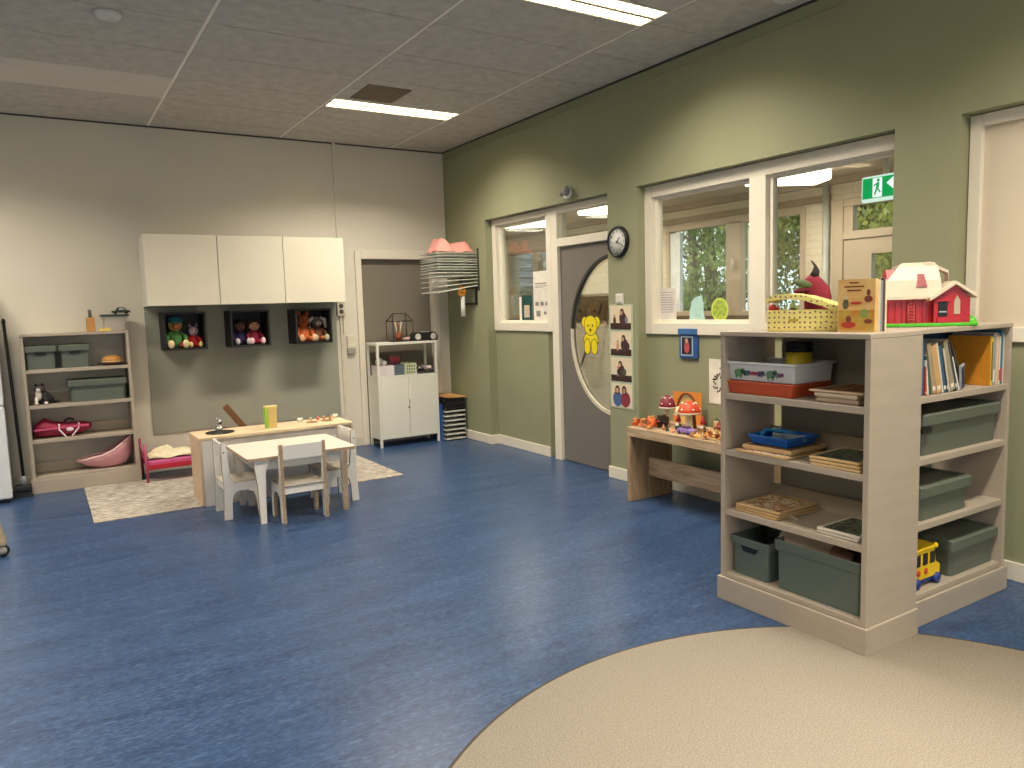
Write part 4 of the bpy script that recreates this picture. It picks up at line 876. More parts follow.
# blue picture frame/cover hanging below the wide window
bf = thing('blue_picture_holder', (XR-.02, 4.145, 1.175), 'blue picture holder hanging just below the wide window frame', 'picture frame')
m = MB(); m.box(0, .02, -.095, .095, -.115, .10); m.build('backing', P('#2c5590', .45, .06, 8), bf, bevel=.003)
m = MB(); m.box(-.016, 0, -.095, .095, .068, .112); m.build('top_band', P('#3f70a8', .45), bf, bevel=.003)
m = MB(); m.box(-.003, 0, -.05, .075, -.095, .055, 0); m.box(-.0045, -.003, -.04, .063, -.084, .044, 1); q = -.0045
disc(m, .01, -.03, .028, .045, q-.001, q, 2, 14); disc(m, .012, .02, .016, .019, q-.002, q-.001, 3, 14); m.build('picture', [P('#a8bcd0', .5), P('#20202a', .5), P('#b8505c', .5), P(SKINT, .5)], bf)
po = thing('poster', (XR-.001, 3.80, .90), 'white poster with black squiggle beside the bookcase', 'poster')
m = MB(); m.box(-.003, 0, -.17, .15, -.165, .165); m.build('sheet', P('#e6e1d2', .7), po)
m = MB(); q = -.004
for k in range(26):
    a = .5 + k*.28; rr_ = .05 + .012*math.sin(k*2.1); m.obox((q, .05+rr_*math.cos(a), .0+rr_*1.1*math.sin(a)-.01), (.002, .016, .010), (a, 0, 0))
for k in range(8): m.obox((q, .04-.02*k, .10+.006*math.sin(k*3)), (.002, .014, .008), (k*.7, 0, 0))
m.build('black_drawing', INK, po)
# decals on the wide window
xg = XR + .0405
def sheet(name, y0, y1, z0, z1, mat, label, cat, lines=None, x=xg):
    t_ = thing(name, (x, (y0+y1)/2, z0), label, cat); m = MB(t_.location); m.box(x-.001, x, y0, y1, z0, z1); m.build('sheet', mat, t_)
    if lines:
        for a, b, c, d in lines: MB(t_.location).box(x-.0016, x-.001, y0+(y1-y0)*(1-b), y0+(y1-y0)*(1-a), z0+(z1-z0)*c, z0+(z1-z0)*d).build('printed_line', P('#8d8880', .6), t_)
    return t_
TL = [(.15, .85, .86-.075*k, .875-.075*k) for k in range(9)] 
sheet('paper_notice', 4.33, 4.535, 1.345, 1.60, P('#e2dad2', .6), 'white printed notice at the left end of wide window', 'notice', TL)
m = MB((xg, 4.1, 1.34)); m.prism([(4.19, 1.335), (4.185, 1.42), (4.165, 1.49), (4.13, 1.52), (4.06, 1.535), (4.045, 1.46), (4.045, 1.40), (4.03, 1.36), (4.06, 1.34), (4.1, 1.335)], 'x', xg-.002, xg)
tag(m.build('paper_ghost', P('#a9d3c9', .6, .12, 30, hex2='#c4e6dc')), 'pale turquoise paper shape stuck on the wide window', 'sticker')
m = MB((xg, 3.88, 1.42)); disc(m, 3.885, 1.425, .082, .088, xg-.0015, xg, 1, 30); disc(m, 3.885, 1.425, .066, .072, xg-.0025, xg-.0015, 0, 30)
tag(m.build('round_sticker', [patch_mat(['#7fae3a', '#b7d35a', '#9cc348', '#c8b84a', '#6f9f3c'], 60), P('#c4da62', .6)]), 'round lime green sticker on the wide window', 'sticker')
# decals on the small window
sheet('dark_poster', 6.36, 6.555, 1.335, 1.60, P('#1f4a48', .5), 'dark teal leaflet standing at the bottom of small window', 'leaflet')
m = MB((xg-.002, 6.455, 1.42)); m.box(xg-.003, xg-.0012, 6.405, 6.505, 1.375, 1.50); m.build('leaflet_picture', P('#c9b8a4', .5, .2, 60)); bpy.data.objects['leaflet_picture'].parent = bpy.data.objects['dark_poster']; bpy.data.objects['leaflet_picture'].location = (-.002, 0, .085)
sheet('white_leaflet', 6.53, 6.60, 1.335, 1.585, PAPER, 'narrow white sheet behind the dark teal leaflet', 'leaflet', x=xg+.0018)
sheet('school_notice', 6.035, 6.33, 1.345, 1.83, P('#e6dfd2', .6), 'tall white notice with text on the small window', 'notice', [(.1, .75, .74, .765), (.1, .85, .70, .712), (.1, .6, .67, .682), (.1, .3, .3, .38), (.4, .6, .3, .38), (.7, .9, .3, .38), (.15, .4, .08, .2), (.6, .75, .12, .18)])

# ================================================================== BACK WALL, UPPER CABINETS
def wall_cabinet(x0, x1, label):
    t_ = thing('wall_cabinet', ((x0+x1)/2, YB, 1.59), label, 'wall cabinet', 'white wall cabinets'); o = t_.location; yf = 7.555
    m = MB(o); m.box(x0, x1, yf+.02, YB-.001, 1.592, 2.24); m.build('body', WHITE, t_)
    m = MB(o); m.box(x0+.0025, x1-.0025, yf, yf+.018, 1.592, 2.24); m.build('door', P('#e6dfcb', .4, .015, 3), t_, bevel=.0015)
wall_cabinet(.858, 1.487, 'left one of three white wall cabinets above the play kitchen')
wall_cabinet(1.488, 2.104, 'middle one of three white wall cabinets above the play kitchen')
wall_cabinet(2.105, 2.725, 'right one of three white wall cabinets above the play kitchen')
m = MB((1.8, YB, .96)); m.box(.865, 2.735, YB-.012, YB, .365, 1.589); tag(m.build('wall_panel', PANELG, bevel=.002), 'large flat grey-green panel on the wall below the white cabinets', 'wall panel')
def cube_shelf(x0, label):
    t_ = thing('cube_shelf', (x0+.185, YB-.012, 1.18), label, 'wall shelf', 'black cube shelves'); o = t_.location; x1 = x0+.375; z0, z1 = 1.175, 1.53; yf = 7.63; yb = YB-.0125; T = .018
    K = P('#17181a', .55, .08, 8)
    for nm, a in (('bottom_panel', (x0, x1, yf, yb, z0, z0+T)), ('top_panel', (x0, x1, yf, yb, z1-T, z1)), ('side_panel', (x0, x0+T, yf, yb, z0+T, z1-T)), ('side_panel', (x1-T, x1, yf, yb, z0+T, z1-T)), ('back_panel', (x0+T, x1-T, yb-.006, yb, z0+T, z1-T))):
        m = MB(o); m.box(*a); m.build(nm, K, t_)
cube_shelf(.985, 'left black cube shelf holding the doll in a teal cap')
cube_shelf(1.58, 'middle black cube shelf holding two dark dressed dolls')
cube_shelf(2.21, 'right black cube shelf holding the orange soft animals')
def doll(x, y, z, s, skin, top, legs, hair, feet, label, cat='doll', name='doll', cap=None, face=True, rz=0, snout=None, ears=None, hairlen=0):
    t_ = thing(name, (x, y, z), label, cat, None, rz)
    m = MB(); loft(m, [((0, 0, 0), .045*s, .035*s), ((0, 0, .03*s), .052*s, .04*s), ((0, 0, .08*s), .042*s, .034*s), ((0, 0, .12*s), .022*s, .02*s)], 14)
    for sg in (-1, 1): m.tube([(sg*.03*s, 0, .105*s), (sg*.062*s, -.02*s, .07*s), (sg*.055*s, -.055*s, .045*s)], [.018*s, .016*s, .013*s], 8)
    m.build('body', P(top, .85, .15, 20), t_)
    m = MB()
    for sg in (-1, 1): m.tube([(sg*.025*s, -.01*s, .022*s), (sg*.035*s, -.06*s, .022*s), (sg*.045*s, -.10*s, .02*s)], [.022*s, .02*s, .018*s], 8)
    m.build('legs', P(legs, .85, .1, 20), t_)
    for sg in (-1, 1): m = MB(); m.ell((sg*.047*s, -.112*s, .03*s), (.021*s, .015*s, .029*s), nu=10, nv=7); m.build('foot', P(feet, .8), t_)
    for sg in (-1, 1): m = MB(); m.ell((sg*.053*s, -.062*s, .04*s), (.014*s, .014*s, .014*s), nu=10, nv=7); m.build('hand', P(skin, .8), t_)
    m = MB(); m.ell((0, 0, .16*s), (.046*s, .042*s, .048*s)); 
    if snout: m.ell((0, -.045*s, .15*s), (.024*s, .022*s, .018*s), m=1)
    else: m.ell((0, -.044*s, .155*s), (.008*s, .008*s, .008*s), m=0, nu=8, nv=6)
    for sg in (-1, 1): m.ell((sg*.016*s, -.039*s, .17*s), (.005*s, .004*s, .006*s), m=2, nu=8, nv=6)
    m.obox((0, -.044*s if not snout else -.066*s, .137*s), (.016*s, .003*s, .003*s), (0, 0, 0), 2)
    hd = m.build('head', [P(skin, .8, .05, 12), P(snout or skin, .8), BLACK], t_)
    if hair:
        m = MB(); m.ell((0, .008*s, .172*s), (.052*s, .045*s, .046*s))
        if hairlen:
            for sg in (-1, 1): m.tube([(sg*.045*s, 0, .175*s), (sg*.058*s, -.005*s, .13*s), (sg*.05*s, -.02*s, (.175-hairlen)*s)], [.016*s, .018*s, .01*s], 8)
        m.build('hair', P(hair, .9, .2, 30), hd)
    if cap:
        m = MB(); m.lathe((0, 0, .178*s), [(.052*s, 0), (.05*s, .025*s), (.03*s, .042*s), (.001, .046*s)], 18); m.obox((0, -.05*s, .182*s), (.07*s, .05*s, .008*s), (.1, 0, 0)); m.build('cap', P(cap, .8), hd)
    if ears:
        for sg in (-1, 1):
            m = MB()
            if ears[0] == 'up': m.ell((sg*.03*s, 0, .215*s), (.014*s, .01*s, .028*s), (0, sg*.3, 0), nu=10, nv=7)
            else: m.tube([(sg*.03*s, 0, .20*s), (sg*.062*s, -.01*s, .18*s), (sg*.07*s, -.02*s, .11*s)], [.012*s, .017*s, .012*s], 8)
            m.build('ear', P(ears[1], .85), hd)
    return t_
zc = 1.194
doll(1.105, 7.785, zc, 1.36, '#c9a05c', '#4f8a48', '#a83a30', None, '#e8d8a8', 'doll with tan face and teal cap in left cube shelf', cap='#1d6a78', snout='#c07a4a')
doll(1.265, 7.79, zc, .95, '#c9b2bc', '#c22a34', '#b82430', None, '#ead88a', 'small pink-faced doll in red with cream feet', ears=('up', '#8d7f86'))
doll(1.70, 7.80, zc, 1.15, '#6b4a3c', '#2c2150', '#241c3c', '#1a1416', '#c8c0c4', 'dark-haired doll in navy dress in the middle cube shelf', hairlen=.08)
doll(1.835, 7.79, zc, 1.15, '#c99878', '#8c1f38', '#a82a48', '#3a2620', '#efc8cc', 'baby doll in a crimson suit in the middle cube shelf')
doll(2.335, 7.79, zc, 1.34, '#b05a2a', '#c4662e', '#c8743c', None, '#e8b48c', 'orange-brown teddy bear in the right cube shelf', 'soft toy', 'teddy_bear', snout='#8a4424', ears=('up', '#b45a2c'))
doll(2.48, 7.795, zc, 1.22, '#6d6a5c', '#7a4a34', '#c4733a', None, '#b9b8a0', 'grey long-eared soft donkey in the right cube shelf', 'soft toy', 'toy_donkey', snout='#a8a494', ears=('down', '#c8c6c2'))
# pipe trunking, socket, switch
m = MB((2.80, YB, 2.3)); m.box(2.785, 2.82, YB-.02, YB, 1.60, HC-.0); tag(m.build('cable_trunking', CREAM), 'cream cable trunking running up the wall beside cabinets', 'trunking')
m = MB((2.80, YB, .8)); m.box(2.775, 2.80, YB-.015, YB, .11, 1.46); m.box(2.81, 2.822, YB-.015, YB, 1.24, 1.46); tag(m.build('cable_duct', P('#d6ceb8', .6)), 'thin cream cable duct down the wall below the socket', 'trunking')
so = thing('wall_socket', (2.79, YB, 1.52), 'small double wall socket beneath right end of the white cabinets', 'socket')
m = MB(); m.box(-.05, .04, -.045, 0, -.075, .075); m.build('plate', P('#c9c2ae', .5), so, bevel=.004)
m = MB()
for z in (.03, -.03): m.lathe((-.005, -.045, z), [(.024, 0), (.024, -.003)], 14, ax='y')
m.build('outlet', P('#4a463e', .6), so)
s2 = thing('light_switch', (2.885, YB, 1.115), 'square cream double switch on wall left of the taupe door', 'light switch')
m = MB(); m.box(-.045, .045, -.03, 0, -.02, .11); m.build('upper_plate', P('#ddd5c0', .5), s2, bevel=.003)
m = MB(); m.box(-.045, .045, -.035, 0, -.085, -.025); m.build('lower_plate', P('#a09a8c', .5), s2, bevel=.003)

# ================================================================== THINGS IN AND ON THE BACK BOOKCASE
bt = thing('wooden_bottle', (.405, 7.76, 1.379), 'wooden toy bottle with a clear neck on the back bookcase', 'bottle')
MB().box(-.034, .034, -.034, .034, 0, .125).build('body', P('#c08a4c', .5, .08, 10), bt, bevel=.004)
MB().lathe((0, 0, .125), [(.014, 0), (.013, .06), (.016, .062), (.016, .072)], 14).build('neck', P('#8d8f8c', .3), bt)
m = MB((.52, 7.72, 1.379)); m.box(.465, .555, 7.66, 7.73, 1.3785, 1.404); tag(m.build('sponge', P('#e2cc62', .8, .1, 30), bevel=.006), 'pale yellow sponge lying before the clear tub', 'sponge')
ct = thing('clear_tub', (.60, 7.79, 1.379), 'clear plastic tub with dark green lid on back bookcase', 'tub')
bin_mesh(.20, .15, .13).build('body', clear_plastic('#d8d0c4', .45), ct)
MB().box(-.115, .115, -.085, .085, .13, .15).build('lid', P('#3d4a42', .5), ct, bevel=.004)
MB().box(-.06, .06, -.05, .05, .01, .05).build('contents', P('#a88f80', .7, .2, 30), ct)
cr = thing('toy_car', (.655, 7.78, 1.530), 'dark green toy car on the lid of clear tub', 'toy car')
MB().prism([(-.075, .012), (-.075, .03), (-.04, .035), (-.025, .06), (.03, .06), (.045, .035), (.078, .03), (.078, .012)], 'y', -.03, .03).build('body', P('#2b3a32', .5), cr, bevel=.005)
MB().prism([(-.018, .038), (-.012, .052), (.02, .052), (.03, .038)], 'y', -.0325, .0325).build('window', P('#c9cfc8', .3), cr)
for a in (-.045, .045):
    for b in (-.033, .027): MB().lathe((a, b, .014), [(.001, 0), (.014, 0), (.014, .006), (.001, .006)], 12, ax='y').build('wheel', BLACK, cr)
# toy burger on plate
bu = thing('toy_bread', (.55, 7.74, 1.073), 'golden toy bread bun on a dark plate', 'toy food')
MB().lathe((0, 0, 0), [(.07, 0), (.125, .012), (.128, .018), (.07, .012)], 28).build('plate', P('#4a2430', .4), bu)
m = MB(); m.ell((0, 0, .045), (.085, .07, .042)); m.build('bun', P('#c98f4a', .5, .15, 14), bu)
m = MB(); m.ell((0, 0, .03), (.092, .076, .014)); m.build('filling', P('#e0c290', .6), bu)
# toy cat
cat = thing('toy_cat', (-.01, 7.72, .766), 'black and white soft toy cat sitting on the second shelf', 'soft toy'); CW = P('#d8d2ca', .9); CK = P('#2c2828', .9, .2, 20)
m = MB(); loft(m, [((.02, .02, .002), .065, .055), ((.02, .02, .05), .062, .055), ((.0, 0, .10), .045, .04), ((-.01, 0, .125), .03, .03)], 16); m.build('body', CK, cat)
m = MB(); m.ell((-.02, -.02, .135), (.042, .038, .038)); m.build('head', P('#4a4040', .9, .3, 16), cat)
m = MB(); m.ell((-.03, -.052, .125), (.018, .012, .02)); m.ell((-.03, -.032, .08), (.025, .022, .045)); m.build('white_chest', CW, cat)
for sg in (-1, 1):
    m = MB(); m.lathe((-.02+sg*.024, -.015, .162), [(.014, 0), (.009, .012), (.001, .024)], 8); m.build('ear', CK, cat)
    m = MB(); m.tube([(-.015+sg*.03, -.03, .07), (-.015+sg*.035, -.055, .03), (-.015+sg*.035, -.06, .012)], [.015, .014, .013], 8); m.ell((-.015+sg*.035, -.068, .012), (.017, .022, .012), m=1); m.build('paw', [CW if sg < 0 else CK, CW], cat)
m = MB(); m.tube([(.06, .03, .02), (.10, .0, .02), (.115, -.04, .022)], [.014, .013, .010], 8); m.build('tail', CK, cat)
# doll carrier
dc = thing('doll_carrier', (.11, 7.76, .4655), 'dark red fabric doll carrier with white straps', 'doll carrier'); DR = P('#8c1c3c', .7, .12, 14)
m = MB(); n = 24; 
def sect(x, w, h, z): return [(x, w*math.cos(2*PI*k/12), z + h*(.5+.5*math.sin(2*PI*k/12))) for k in range(12)]
secs = [(-.215, .03, .05, .035), (-.20, .07, .11, .01), (-.13, .10, .175, 0), (-.05, .10, .135, 0), (.05, .095, .12, .0), (.14, .085, .11, .01), (.20, .06, .075, .035), (.232, .02, .03, .06)]
rs = [[m.p(q) for q in sect(*s_)] for s_ in secs]
for a, b in zip(rs, rs[1:]):
    for k in range(12): m.face((a[k], b[k], b[(k+1) % 12], a[(k+1) % 12]), 0, True)
m.face(rs[0]); m.face(rs[-1][::-1]); m.build('body', DR, dc)
m = MB(); m.obox((.0, -.098, .085), (.42, .012, .014), (0, -.03, 0)); m.build('piping', P('#c25078', .6), dc)
for a, b in ((-.02, .02), (.13, .075)):
    m = MB(); m.tube([(a, -.085, .118), (a-.002, -.108, .07), (b, -.118, .012), (b+.01, -.128, -.022)], .007, 6); m.build('strap', P('#d8c8d0', .6), dc)
m = MB(); m.ell((.06, -.103, .065), (.03, .006, .018)); m.build('emblem', P('#e2c8d2', .6), dc)
m = MB(); m.tube([(.02, 0, .13), (.06, 0, .152), (.10, 0, .135)], .009, 8); m.build('handle', P('#3a2a30', .6), dc)
# pink doll bath seat
bs_ = thing('doll_bath', (.45, 7.76, .1405), 'pink plastic doll bath seat with pale rim', 'doll bath'); m = MB()
secs = [(-.225, .045, .075, .085), (-.16, .08, .03, .10), (-.05, .105, .0, .12), (.05, .11, .0, .165), (.13, .10, .02, .225), (.20, .065, .11, .28)]
rs = []
for x, w, z0, zr in secs:
    sec = []
    for k in range(13):
        a = PI*k/12; sec.append(m.p((x, -w*math.cos(a), zr - (zr - z0)*math.sin(a))))
    rs.append(sec)
for a, b in zip(rs, rs[1:]):
    for k in range(12): m.face((a[k], b[k], b[k+1], a[k+1]), 0, True)
ob = m.build('shell', P('#d59aa2', .4, .06, 8), bs_); so_ = ob.modifiers.new('thick', 'SOLIDIFY'); so_.thickness = .006
m = MB(); rim = [(x, -w, zr) for x, w, z0, zr in secs] + [(secs[-1][0]+.015, 0, secs[-1][3]+.012)] + [(x, w, zr) for x, w, z0, zr in reversed(secs)] + [(secs[0][0]-.02, 0, secs[0][3])] + [(secs[0][0], -secs[0][1], secs[0][3])]
m.tube(rim, .011, 8); m.build('rim', P('#e6bcbc', .4), bs_)
m = MB(); m.obox((.10, -.0, .12), (.03, .12, .10), (0, .5, 0)); m.ell((.13, -.085, .165), (.012, .014, .012), m=1); m.build('seat_back', [P('#7c3448', .5), DARK], bs_)

# ================================================================== FRIDGE, BROOM, CASTER
fr = thing('fridge', (-.60, 7.68, 0), 'tall white fridge cut off by the left edge of the photo', 'fridge'); o = fr.location
FW = P('#dfe2e4', .3, .01, 3)
m = MB(o); m.box(-.90, -.30, 7.44, 7.92, .03, 1.78); m.build('body', FW, fr, bevel=.01)
m = MB(o); m.box(-.90, -.285, 7.385, 7.436, .035, .80); m.build('door', FW, fr, bevel=.012)
m = MB(o); m.box(-.90, -.285, 7.385, 7.436, .81, 1.78); m.build('door', FW, fr, bevel=.012)
m = MB(o); m.box(-.88, -.31, 7.42, 7.90, 0, .03); m.build('foot', BLACK, fr)
br = thing('broom', (-.215, 7.62, 0), 'black broom standing between the fridge and back bookcase', 'broom'); o = br.location
m = MB(o); m.tube([(-.205, 7.62, .12), (-.245, 7.80, 1.48)], .013, 10); m.ell((-.245, 7.80, 1.49), (.016, .016, .03)); m.build('pole', BLACK, br)
m = MB(o); m.box(-.27, -.15, 7.54, 7.64, .05, .10, 0); m.build('head', P('#1e1f22', .5), br, bevel=.01)
m = MB(o); m.hexa([(-.275, 7.53, .0), (-.145, 7.53, .0), (-.145, 7.65, .0), (-.275, 7.65, .0)], [(-.26, 7.55, .05), (-.16, 7.55, .05), (-.16, 7.63, .05), (-.26, 7.63, .05)]); m.build('bristles', P('#17181b', .9), br)
m = MB(o); m.tube([(-.206, 7.615, .095), (-.208, 7.625, .17)], .024, 10); m.build('joint', P('#8f9498', .4), br)
dn = thing('black_bag', (-.55, 7.75, 1.78), 'dark object on the fridge top at the left edge', 'bag')
# caster legged beige trolley at far left
tr = thing('trolley', (-.42, 5.8, 0), 'beige moulded trolley base on a black wheel at left edge', 'trolley'); o = tr.location
m = MB(o); m.hexa([(-.70, 5.65, .07), (-.275, 5.69, .07), (-.275, 5.84, .07), (-.70, 5.9, .07)], [(-.62, 5.72, .30), (-.33, 5.73, .30), (-.33, 5.80, .30), (-.62, 5.84, .30)]); m.build('base', P('#a89a82', .5), tr, bevel=.02)
for x, y in ((-.305, 5.72), (-.62, 5.70), (-.62, 5.86)):
    m = MB(o); m.lathe((x, y-.01, .040), [(.001, 0), (.030, 0), (.040, .003), (.040, .022), (.030, .025), (.001, .025)], 22, ax='y'); wh = m.build('wheel', BLACK, tr)
    m = MB(o); m.lathe((x, y-.012, .040), [(.001, 0), (.026, 0), (.026, .002)], 22, ax='y'); m.build('hub', P('#a8a6a0', .4), wh)
bpy.data.objects.remove(dn)

# ================================================================== RUGS
RUG = carpet('#7f766c', '#cdc5b8', 20, (.6, 2.2, 1), .5)
m = MB((1.46, 6.9, 0)); m.box(.235, 2.70, 6.22, 7.59, .0005, .006); tag(m.build('rectangular_rug', RUG), 'beige mottled rectangular rug under the play kitchen', 'rug')
# round rug: circle through measured edge points
cx, cy, rr_ = 1.952, .883, 1.531
RUG2 = carpet('#8e8578', '#beb5a5', 190, (1, 1, 1), .5)
rg = thing('round_rug', (cx, cy, 0), 'large round beige carpet in the right foreground', 'rug')
MB().lathe((0, 0, 0), [(.001, .0005), (rr_-.012, .0005), (rr_-.012, .005), (.001, .005)], 160).build('pile', RUG2, rg)
MB().lathe((0, 0, 0), [(rr_-.012, .0005), (rr_, .0005), (rr_, .004), (rr_-.012, .005)], 160, cap=False).build('edging', P('#4c443a', .8), rg)

# ================================================================== PLAY KITCHEN, TABLE, CHAIRS
pk = thing('play_counter', (1.62, 6.4, 0), 'low maple play kitchen counter with white front', 'play counter'); o = pk.location
X0, X1, Y0, Y1, H = .985, 2.235, 6.19, 6.60, .545
m = MB(o); m.box(X0, X1, Y0, Y1, H-.022, H); m.build('worktop', MAPLE, pk, bevel=.002)
for x in (X0, X1-.022): m = MB(o); m.box(x, x+.022, Y0, Y1, .007, H-.022); m.build('side_panel', MAPLEV, pk, bevel=.002)
m = MB(o); m.box(X0+.022, X1-.022, Y0+.008, Y0+.022, .0, H-.10); m.box(X0+.022, X0+.10, Y0+.006, Y0+.008, 0, H-.024); m.build('front_panel', WLAM, pk)
m = MB(o); m.box(X0+.022, X1-.022, Y0+.022, Y0+.034, H-.10, H-.022); m.build('apron', P('#cfc8be', .4), pk)
m = MB(o); m.lathe((1.185, 6.40, H), [(.112, .0), (.112, .004), (.098, .004), (.09, .001)], 30, cap=True); m.build('sink_rim', P('#3a3a38', .35, metal=.6), pk)
m = MB(o); m.tube([(1.195, 6.48, H), (1.195, 6.48, H+.075), (1.195, 6.44, H+.095), (1.195, 6.41, H+.075)], .014, 10); m.lathe((1.195, 6.48, H), [(.03, 0), (.03, .03), (.02, .04)], 16); m.ell((1.195, 6.48, H+.10), (.028, .028, .014)); m.build('tap', CHROME, pk)
for i, x in enumerate((1.95, 2.08)):
    m = MB(o); m.lathe((x, 6.42, H), [(.05, 0), (.05, .003), (.042, .004), (.001, .004)], 22); m.build('hob_ring', P('#8a6f4c', .5), pk)
# knobs/pegs and small play pieces
pegc = ['#e8e2d4', '#c9b6a0', '#d8605a', '#c9a06a', '#b88a5a', '#e8e2d4']
pegl = ['white toy cup near the middle of the counter', 'pale wooden peg lying on the counter beside the red one', 'small red wooden peg on the right half of counter', 'tan wooden peg near right end of counter', 'brown wooden peg beside the tan one at counter end', 'white toy cup at the right end of the counter']
for k, x in enumerate((1.87, 1.97, 2.03, 2.09, 2.14, 2.19)):
    y = 6.50 + .02*(k % 2); m = MB((x, y, H))
    if k in (0, 5): m.lathe((x, y, H+.0005), [(.018, 0), (.024, .035), (.021, .035), (.015, .004)], 16); m.tube([(x+.022, y, H+.03), (x+.036, y, H+.02), (x+.020, y, H+.008)], .004, 6)
    else: m.lathe((x, y, H+.0005), [(.012, 0), (.010, .012), (.014, .02), (.008, .03)], 12)
    tag(m.build('toy_cup' if k in (0, 5) else 'wooden_peg', P(pegc[k], .5)), pegl[k], 'cup' if k in (0, 5) else 'peg')
gb = thing('food_packet', (1.585, 6.36, H+.0005), 'pale wooden block packet with lime green side on counter', 'toy food')
m = MB(); m.hexa([(-.034, -.03, 0), (.040, -.03, 0), (.040, .03, 0), (-.034, .03, 0)], [(-.042, -.03, .17), (.048, -.03, .17), (.048, .03, .17), (-.042, .03, .17)], 0); m.box(-.034, -.024, -.032, -.03, .0, .165, 1)
m.build('body', [P('#dcc37c', .5, .06, 10), P('#9bd23e', .5)], gb, bevel=.003)
m = MB(); m.box(-.048, .052, -.034, .034, .17, .185); m.build('lid', P('#e2d68c', .5), gb, bevel=.002)
m = MB(); m.obox((-.042, 0, .085), (.006, .061, .17), (0, -.04, 0)); m.build('green_side', P('#8fce3a', .5), gb)
# brown plank leaning behind the counter
m = MB((1.50, 6.85, 0)); m.obox((1.60, 7.10, .36), (.055, .04, .78), (.0, -.62, 0)); tag(m.build('wooden_plank', P('#7a5230', .6, .15, 8), bevel=.004), 'brown wooden plank leaning diagonally behind the counter', 'plank')

tb = thing('childrens_table', (1.57, 5.78, 0), 'low white birch table in front of the play counter', 'table'); o = tb.location
TX0, TX1, TY0, TY1, TH = 1.165, 1.965, 5.395, 6.12, .482
m = MB(o)
rc = .03; pts = []
for cx2, cy2, a0 in ((TX1-rc, TY1-rc, 0), (TX0+rc, TY1-rc, 90), (TX0+rc, TY0+rc, 180), (TX1-rc, TY0+rc, 270)):
    for k in range(5): a = math.radians(a0+22.5*k); pts.append((cx2+rc*math.cos(a), cy2+rc*math.sin(a)))
m.prism(pts, 'z', TH-.022, TH, 0, 1); m.build('tabletop', [P('#e2dacb', .4, .03, 4), PLY], tb)
m = MB(o); m.box(TX0+.09, TX1-.09, TY0+.06, TY0+.078, TH-.10, TH-.022); m.box(TX0+.09, TX1-.09, TY1-.078, TY1-.06, TH-.10, TH-.022); m.box(TX0+.075, TX0+.093, TY0+.078, TY1-.078, TH-.10, TH-.022); m.box(TX1-.093, TX1-.075, TY0+.078, TY1-.078, TH-.10, TH-.022); m.build('apron', WLAM, tb)
for sx_, xx in ((1, TX0+.075), (-1, TX1-.075)):
    for sy_, yy in ((1, TY0+.02), (-1, TY1-.02-.034)):
        m = MB(o)
        prof = [(0, 0), (.040, 0), (.046, TH*.5), (.052, TH*.78), (.085, TH-.022), (-.030, TH-.022), (-.008, TH*.6)]
        if sx_ > 0: m.prism([(xx+a, b) for a, b in prof], 'y', yy, yy+.034, 0, 1)
        else: m.prism([((yy if sy_ > 0 else yy+.034)+sy_*a, b) for a, b in prof], 'x', xx-.034, xx, 0, 1)
        m.build('leg', [WLAM, PLY], tb)
def chair(loc, rz, label):
    t_ = thing('childrens_chair', loc, label, 'chair', 'low white chairs around the table', rz)
    w, T = .335, .026
    # side frame outline in (y, z)
    arch = [(.235, .0), (.222, .14), (.205, .185), (.17, .205), (.10, .205), (.066, .185), (.053, .14), (.047, 0)]
    prof = [(-.012, 0), (.047, 0)] + arch[::-1][1:] + [(.285, 0), (.278, .24), (.268, .268), (.075, .268), (.052, .30), (.038, .42), (.030, .56), (.022, .568), (-.002, .568), (-.006, .40), (.0, .25)]
    for s_ in (-1, 1):
        x0 = s_*(w/2) - (T if s_ > 0 else 0); m = MB(); m.prism(prof, 'x', x0, x0+T, 0, 1); m.build('side_frame', [WLAM, PLY], t_, bevel=.002)
    m = MB(); m.prism([(-.0, .262), (.30, .266), (.30, .280), (.0, .276)], 'x', -w/2+T, w/2-T, 0, 0); m.build('seat', [P('#c8bfae', .5, .03, 4)], t_, bevel=.003)
    m = MB(); m.prism([(.004, .455), (.020, .453), (.013, .562), (-.003, .562)], 'x', -w/2+T, w/2-T, 0, 0); m.build('backrest', [WLAM, PLY], t_, bevel=.002)
    for yy in (.012, .245): MB().box(-w/2+T, w/2-T, yy, yy+.016, .205, .258).build('seat_rail', WLAM, t_, bevel=.002)
    for s_ in (-1, 1):
        m = MB(); m.lathe((s_*(w/2) + (0 if s_ > 0 else 0), .012, .50), [(.006, -.002), (.006, .002)], 10, ax='x'); m.build('screw_cap', P('#5a5048', .4), t_)
    return t_
chair((1.537, 5.325, 0), 0, 'low white child chair with its back to the camera')
chair((1.055, 5.85, 0), -PI/2, 'low white child chair at the left end of the table')
chair((2.045, 5.80, 0), PI/2, 'low white child chair at the right end of the table')

